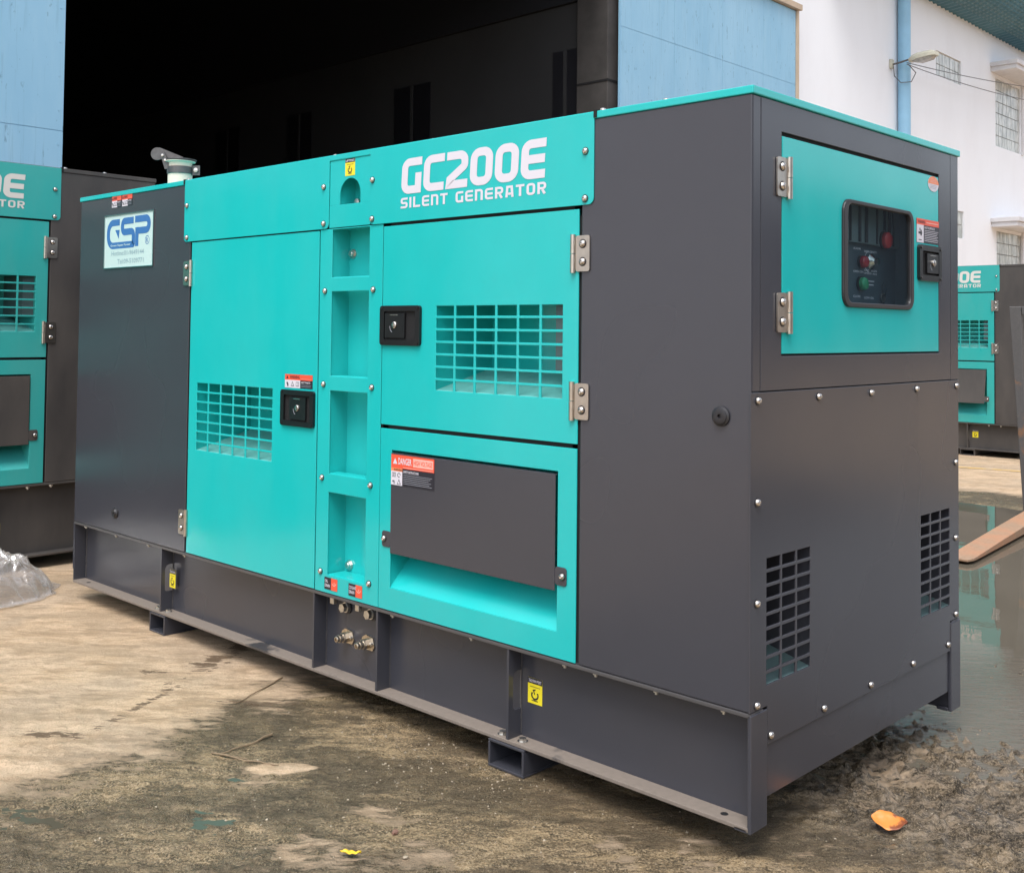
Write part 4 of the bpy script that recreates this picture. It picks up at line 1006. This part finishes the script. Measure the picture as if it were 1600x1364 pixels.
# wall lamp on its arm
lm = empty('wall_lamp', (XW, 16.89, 6.37), label='beige street lamp head on an arm beside the blue downpipe', category='lamp')
M['lampbody'] = simple('lamp_housing', (.52, .50, .40), .5, var=.12, vscale=14)
M['lamplens'] = simple('lamp_lens', (.34, .33, .30), .2, var=.2, vscale=20)
def sub(name, mb, parent, off, **k): o = put(name, mb, parent, **k); o.location = tuple(-a for a in off); return o
LO = (XW, 16.89, 6.37)
mb = MB(); mb.box(XW, XW+.05, 16.83, 16.95, 6.30, 6.47, 'lampbody'); sub('wall_bracket', mb, lm, LO, bevel=.01)
mb = MB(); mb.tube([(XW+.04, 16.89, 6.37), (XW+.2, 16.92, 6.40), (XW+.38, 16.95, 6.44)], .018, 'exsteel', 8); sub('arm', mb, lm, LO, smooth=True)
# head: a tapered shell with a flat lens beneath
A = Vector((XW+.34, 16.95, 6.425)); D = Vector((.86, -.10, .06)).normalized(); S_ = D.cross(Vector((0, 0, 1))).normalized(); U_ = S_.cross(D)
def head(prof, m_, name):
    mb = MB(); V = []; n = len(prof[0][1])
    for s_, ring_ in prof:
        for a, b in ring_: V.append(tuple(A+D*s_+S_*a+U_*b))
    k = len(prof); F = [tuple(range(n)), tuple((k-1)*n+i for i in range(n))]+[(i*n+j, i*n+(j+1) % n, (i+1)*n+(j+1) % n, (i+1)*n+j) for i in range(k-1) for j in range(n)]
    mb.add(V, F, m_); sub(name, mb, lm, LO, smooth=True)
rg = lambda w_, h_: [(-w_, -.05), (w_, -.05), (w_, .01), (w_*.6, h_), (-w_*.6, h_), (-w_, .01)]
head([(0, rg(.04, .02)), (.07, rg(.10, .05)), (.20, rg(.13, .07)), (.46, rg(.12, .055)), (.54, rg(.07, .02))], 'lampbody', 'housing')
rg2 = lambda w_, h_: [(-w_, -.052), (w_, -.052), (w_*.7, -h_), (-w_*.7, -h_)]
head([(.09, rg2(.07, .07)), (.21, rg2(.115, .11)), (.44, rg2(.105, .10)), (.50, rg2(.05, .06))], 'lamplens', 'lens')
mb = MB(); mb.tube([(XW+.06, 16.89, 6.33), (XW+.08, 16.88, 6.15), (XW+.16, 16.98, 6.03), (XW+.30, 17.12, 6.05), (XW+.36, 17.18, 6.22), (XW+.3, 17.0, 6.35)], .009, 'exsteel', 6); sub('drooping_wire', mb, lm, LO, smooth=True)
for k, (z0, z1, sag, lab) in enumerate(((6.36, 7.62, .10, 'upper thin dark cable slung from the lamp bracket along the white wall'), (6.33, 7.22, .16, 'lower thin dark cable slung from the lamp bracket along the white wall'))):
    pts = []
    for i in range(25):
        s_ = i/24; pts.append((XW+.32, 16.88+11*s_, z0+(z1-z0)*s_-4*sag*s_*(1-s_)))
    mb = MB(); mb.tube(pts, .008, 'exsteel', 5); o = put('power_cable', mb, smooth=True); tag(o, lab, 'cable', 'cables along the white wall')

M['shed'] = simple('reflection_shed_wall', (.09, .12, .17), .8, var=.2, vscale=.3)  # unseen shed added so the control end reflects something darker
mb = MB(); mb.box(27, 40, -40, 120, GZ-.2, 9.0, 'shed'); mb.add([(26.4, -40.5, 9.0), (40.5, -40.5, 9.0), (33.5, -40.5, 11), (26.4, 120.5, 9.0), (40.5, 120.5, 9.0), (33.5, 120.5, 11)], [(0, 1, 2), (3, 5, 4), (0, 2, 5, 3), (1, 4, 5, 2), (0, 3, 4, 1)], 'shed')
tag(put('unseen_reflection_shed', mb), 'long grey blue shed added out of view to darken the control end', 'building')
# ------------------------------------------------------------------ lift-truck carriage standing by the puddle
t = NT('rusty_steel'); n_ = t.noise(6, 7, .7, t.geo()); n2_ = t.noise(40, 4, .6, t.geo())
t.set(t.b, 'Base Color', t.mix(t.rng(n_, .55, .68), t.mix(n2_, (.075, .070, .068), (.12, .11, .105)), (.26, .12, .05))); t.b.inputs['Roughness'].default_value = .65; t.set(t.b, 'Normal', t.bump(n2_, .3, .003)); M['rusty'] = t.m
t = NT('fork_rust'); n_ = t.noise(4, 6, .65, t.geo()); n2_ = t.noise(50, 4, .6, t.geo())
t.set(t.b, 'Base Color', t.mix(t.rng(n_, .40, .62), t.mix(n2_, (.38, .17, .085), (.48, .27, .16)), t.mix(n2_, (.22, .11, .06), (.46, .33, .22)))); t.b.inputs['Roughness'].default_value = .6; M['forkrust'] = t.m
FO = (-1.35, 6.62, GZ)
fk = empty('fork_carriage', FO, label='rusty dark lift truck carriage at the right edge, its orange rusted fork over the puddle', category='lift carriage')
def fpart(name, mb, **k): o = put(name, mb, fk, **k); o.location = tuple(-a for a in FO); return o
for x0, x1 in ((-1.60, -1.51), (-.52, -.43)):
    mb = MB(); V = [(x0, 6.56, 1.58), (x1, 6.56, 1.58), (x0+.105, 6.56, GZ+.0), (x1+.06, 6.56, GZ+.0)]; V += [(a, b+.05, c) for a, b, c in V]
    mb.add(V, [(0, 1, 3, 2), (4, 6, 7, 5), (0, 4, 5, 1), (2, 3, 7, 6), (0, 2, 6, 4), (1, 5, 7, 3)], 'rusty'); fpart('post', mb, bevel=.006)
for z0, z1 in ((1.515, 1.58), (.34, .46), (.0, .12)):
    mb = MB(); mb.box(-1.505 if z0 > 1 else -1.50, -.525, 6.565, 6.60, z0, z1, 'rusty'); fpart('cross_bar', mb, bevel=.005)
for x in (-1.25, -.95, -.70):
    mb = MB(); mb.box(x, x+.05, 6.57, 6.60, .47, 1.51, 'rusty'); fpart('guard_bar', mb, bevel=.004)
for fx in (0, .60):
    mb = MB(); n = 40; V = []
    for k in range(n+1):
        s_ = k/n; y = 6.50-s_*2.10; cx = -1.345+.185*s_+fx; hw_ = .078 if s_ < .955 else .078*(1-((s_-.955)/.045)**2*.35); tk = .062*(1-s_)**.8+.016
        V += [(cx-hw_, y, GZ+.006), (cx+hw_, y, GZ+.006), (cx+hw_, y, GZ+.006+tk), (cx-hw_, y, GZ+.006+tk)]
    F = [(4*i+j, 4*i+(j+1) % 4, 4*i+4+(j+1) % 4, 4*i+4+j) for i in range(n) for j in range(4)]+[(0, 1, 2, 3), (4*n, 4*n+3, 4*n+2, 4*n+1)]
    mb.add(V, F, 'forkrust'); mb.box(-1.42+fx, -1.27+fx, 6.501, 6.556, GZ+.006, .50, 'forkrust'); fpart('fork', mb, bevel=.004)

# ------------------------------------------------------------------ crumpled plastic sheet
t = NT('plastic_film'); gl = t.n('BsdfGlossy', Roughness=.14); tr = t.n('BsdfTransparent'); di = t.n('BsdfDiffuse'); di.inputs[0].default_value = (.85, .80, .75, 1); gl.inputs[0].default_value = (.9, .9, .9, 1)
tl_ = t.n('BsdfTranslucent'); tl_.inputs[0].default_value = (.7, .66, .62, 1)
nb = t.bump(t.noise(14, 5, .6, t.obj(), 1.5), .45, .02)
for q_ in (gl, di): t.t.links.new(nb, q_.inputs['Normal'])
m1 = t.n('MixShader'); m2 = t.n('MixShader'); m3 = t.n('MixShader'); m3.inputs[0].default_value = .35; m1.inputs[0].default_value = .66; m2.inputs[0].default_value = .30
t.t.links.new(di.outputs[0], m3.inputs[1]); t.t.links.new(tl_.outputs[0], m3.inputs[2]); t.t.links.new(m3.outputs[0], m1.inputs[1]); t.t.links.new(tr.outputs[0], m1.inputs[2]); t.t.links.new(m1.outputs[0], m2.inputs[1]); t.t.links.new(gl.outputs[0], m2.inputs[2]); t.t.links.new(m2.outputs[0], t.out.inputs[0])
M['film'] = t.m
PX_, PY_ = np.meshgrid(np.linspace(-.46, .46, 150), np.linspace(-.85, .72, 200), indexing='ij')
r2 = (PX_/.42)**2+(PY_/.60)**2
wob = fbm(PX_*4+9, PY_*4+1, 4, .6)-.5; r2 = r2*(1+.9*wob)
fold = fbm(PX_*5+2, PY_*5+7, 5, .6); sharp = np.abs(fbm(PX_*6+20, PY_*6+3, 5, .55)-.5)*2; sharp2 = np.abs(fbm(PX_*13+2, PY_*15+3, 4, .55)-.5)*2
PZ_ = .30*np.clip(1-r2*.95, 0, 1)**.65*(.75+.5*fold)-(.20*sharp+.02*sharp2)*np.clip(1.05-r2, 0, .5)+.004+.02*np.clip(fold-.45, 0, 1)
PZ_ = np.maximum(PZ_, .003)
GX, GY = -4.50+PX_*.93, -.52+PY_*.95
GX = GX+.10*wob; GY = GY+.10*(fbm(PX_*5, PY_*5+50, 3)-.5)*2
me = grid_mesh('plastic_sheet', GX, GY, height(GX, GY)[0]+PZ_, [M['film']])
# ragged rim: drop the cells outside a wavy outline
bm = bmesh.new(); bm.from_mesh(me); rr_ = r2.ravel(); bm.verts.ensure_lookup_table()
bmesh.ops.delete(bm, geom=[bm.verts[i] for i in np.nonzero(rr_ > 1.12+.25*fold.ravel())[0]], context='VERTS'); bm.to_mesh(me); bm.free()
tag(link('plastic_sheet', me), 'crumpled clear plastic sheet heaped on the ground at the left edge', 'plastic sheet')
M['sack'] = simple('white_sack', (.80, .76, .70), .7, var=.06, bump=.5, bscale=18)
bm = bmesh.new(); bmesh.ops.create_icosphere(bm, subdivisions=4, radius=1)
for v in bm.verts:
    p = v.co; n_ = 1+.16*math.sin(p.x*7+p.y*4)*math.sin(p.z*6+1)+.10*math.sin(p.y*11+p.x*3); v.co = Vector((p.x*.20*n_, p.y*.16*n_, max(-.4, p.z)*.12*n_))
for f_ in bm.faces: f_.smooth = True
me = bpy.data.meshes.new('white_sack'); bm.to_mesh(me); bm.free(); me.materials.append(M['sack'])
o = link('white_sack', me, None, (-4.40, -.55, GZ+.055), .6); tag(o, 'small white sack lying under the crumpled plastic sheet', 'sack')

# ------------------------------------------------------------------ leaves, twigs, stones
def leafobj(x, y, L_, W_, rot, mat, lab, curl=.012, tilt=0):
    n = 14; V = []; F = []
    for i in range(n+1):
        s_ = i/n; hw_ = W_/2*math.sin(math.pi*min(1, s_*.97+.02))**.75*(1.08-.25*s_)
        for q_ in range(-3, 4):
            v_ = q_/3; V.append(((s_-.5)*L_, v_*hw_, .010+curl*(v_*v_)*(.6+.4*math.sin(s_*7))+curl*.8*(s_-.5)**2*4+.002*math.sin(s_*19+v_*4)))
    for i in range(n):
        for q_ in range(6): a = i*7+q_; F.append((a, a+7, a+8, a+1))
    mb = MB(); mb.add(V, F, mat); o = put('fallen_leaf', mb, smooth=True, loc=(x, y, float(height(np.array([x]), np.array([y]))[0][0])+.002), rot=rot)
    sm = o.modifiers.new('thick', 'SOLIDIFY'); sm.thickness = .0012; o.rotation_euler = (tilt, 0, rot); o.location.z += W_/2*math.sin(abs(tilt)); tag(o, lab, 'leaf', 'fallen leaves on the wet ground')
t = NT('leaf_orange'); n_ = t.noise(16, 6, .7, t.obj()); gx = t.n('SeparateXYZ'); t.t.links.new(t.obj(), gx.inputs[0])
k = t.rng(t.math('ADD', t.math('MULTIPLY', gx.outputs[0], 12), t.math('MULTIPLY', t.math('SUBTRACT', n_, .5), 2.2)), .10, .35); k = t.math('ADD', k, t.rng(n_, .58, .66)); t.set(t.b, 'Base Color', t.mix(k, t.mix(n_, (.66, .20, .03), (.72, .30, .07)), (.24, .07, .03))); t.b.inputs['Roughness'].default_value = .5; M['leafo'] = t.m
M['leafy'] = simple('leaf_yellow', (.78, .52, .03), .5, var=.15, vscale=30)
leafobj(.165, .495, .100, .070, R(20), 'leafo', 'broad orange fallen leaf with a brown rotten tip near the front corner', .010, R(24))
leafobj(-.800, -.718, .058, .020, R(38), 'leafy', 'small narrow yellow leaf on the mud at the bottom of the picture', .004)
M['twig'] = simple('twig_bark', (.21, .15, .09), .8, var=.3, vscale=60)
def twig(pts, r_, lab):
    P_ = []
    for x, y in pts: P_.append((x, y, float(height(np.array([x]), np.array([y]))[0][0])+r_+.0015))
    P2 = []
    for i in range(len(P_)-1):
        for k in range(6):
            s_ = k/6; P2.append(tuple(P_[i][q_]*(1-s_)+P_[i+1][q_]*s_+(random.uniform(-.0025, .0025) if q_ < 2 else .002*math.sin(k)) for q_ in range(3)))
    P2.append(P_[-1]); n = len(P2)
    mb = MB(); mb.tube(P2, [r_*(1-.6*i/n) for i in range(n)], 'twig', 6); tag(put('twig', mb, smooth=True), lab, 'twig', 'dry twigs on the ground')
twig([(-2.207, .027), (-2.14, -.11), (-2.073, -.274)], .0035, 'thin dry twig on the pale dry concrete')
twig([(-1.70, -.36), (-1.68, -.48), (-1.677, -.587)], .005, 'forked twig end on the border of the wet mud')
twig([(-1.67, -.585), (-1.56, -.54), (-1.464, -.496)], .004, 'dark twig pointing at the small dry patch')
twig([(-1.70, -.60), (-1.62, -.56), (-1.56, -.53)], .003, 'short thin twig lying in front of the forked twig')
M['stone'] = simple('pebble', (.36, .30, .22), .7, var=.5, vscale=6)
M['stone_r'] = simple('pebble_brown', (.20, .11, .08), .6, var=.2, vscale=30)
def stone_bm(bm, x, y, r_, z=None):
    z = float(height(np.array([x]), np.array([y]))[0][0]) if z is None else z
    m_ = Matrix.Translation((x, y, z+r_*.3)) @ Matrix.Rotation(random.random()*6, 4, 'Z') @ Matrix.Diagonal((r_*random.uniform(.8, 1.4), r_*random.uniform(.6, 1), r_*random.uniform(.5, .8), 1))
    vs_ = bmesh.ops.create_icosphere(bm, subdivisions=1, radius=1, matrix=m_)['verts']
    for v in vs_: v.co += Vector((random.uniform(-1, 1), random.uniform(-1, 1), random.uniform(-1, 1)))*r_*.13
for x, y, r_, mt, lab in ((-.821, -.543, .012, 'stone_r', 'reddish brown pebble above the small yellow leaf'), (-.686, -.620, .008, 'stone', 'pale pebble right of the small yellow leaf')):
    bm = bmesh.new(); stone_bm(bm, x, y, r_); me = bpy.data.meshes.new('pebble'); bm.to_mesh(me); bm.free(); me.materials.append(M[mt]); tag(link('pebble', me), lab, 'pebble')
bm = bmesh.new(); rs = np.random.RandomState(5)
N = 1500; gx_ = np.concatenate([rs.uniform(-2.3, .8, N), rs.normal(-1.15, .25, 500), rs.uniform(-.2, 1.2, 500)]); gy_ = np.concatenate([rs.uniform(-1.5, 1.0, N), rs.normal(-.15, .16, 500), rs.uniform(.2, 2.8, 500)])
gz_, gd, _, _ = height(gx_, gy_)
for x, y, z, d in zip(gx_, gy_, gz_, gd):
    if (d > .6 and rs.rand() < .85) or rs.rand() < .35: continue
    stone_bm(bm, x, y, .0012+.0035*rs.rand()**3, z)
me = bpy.data.meshes.new('grit'); bm.to_mesh(me); bm.free(); me.materials.append(M['stone']); link('grit', me)['kind'] = 'stuff'
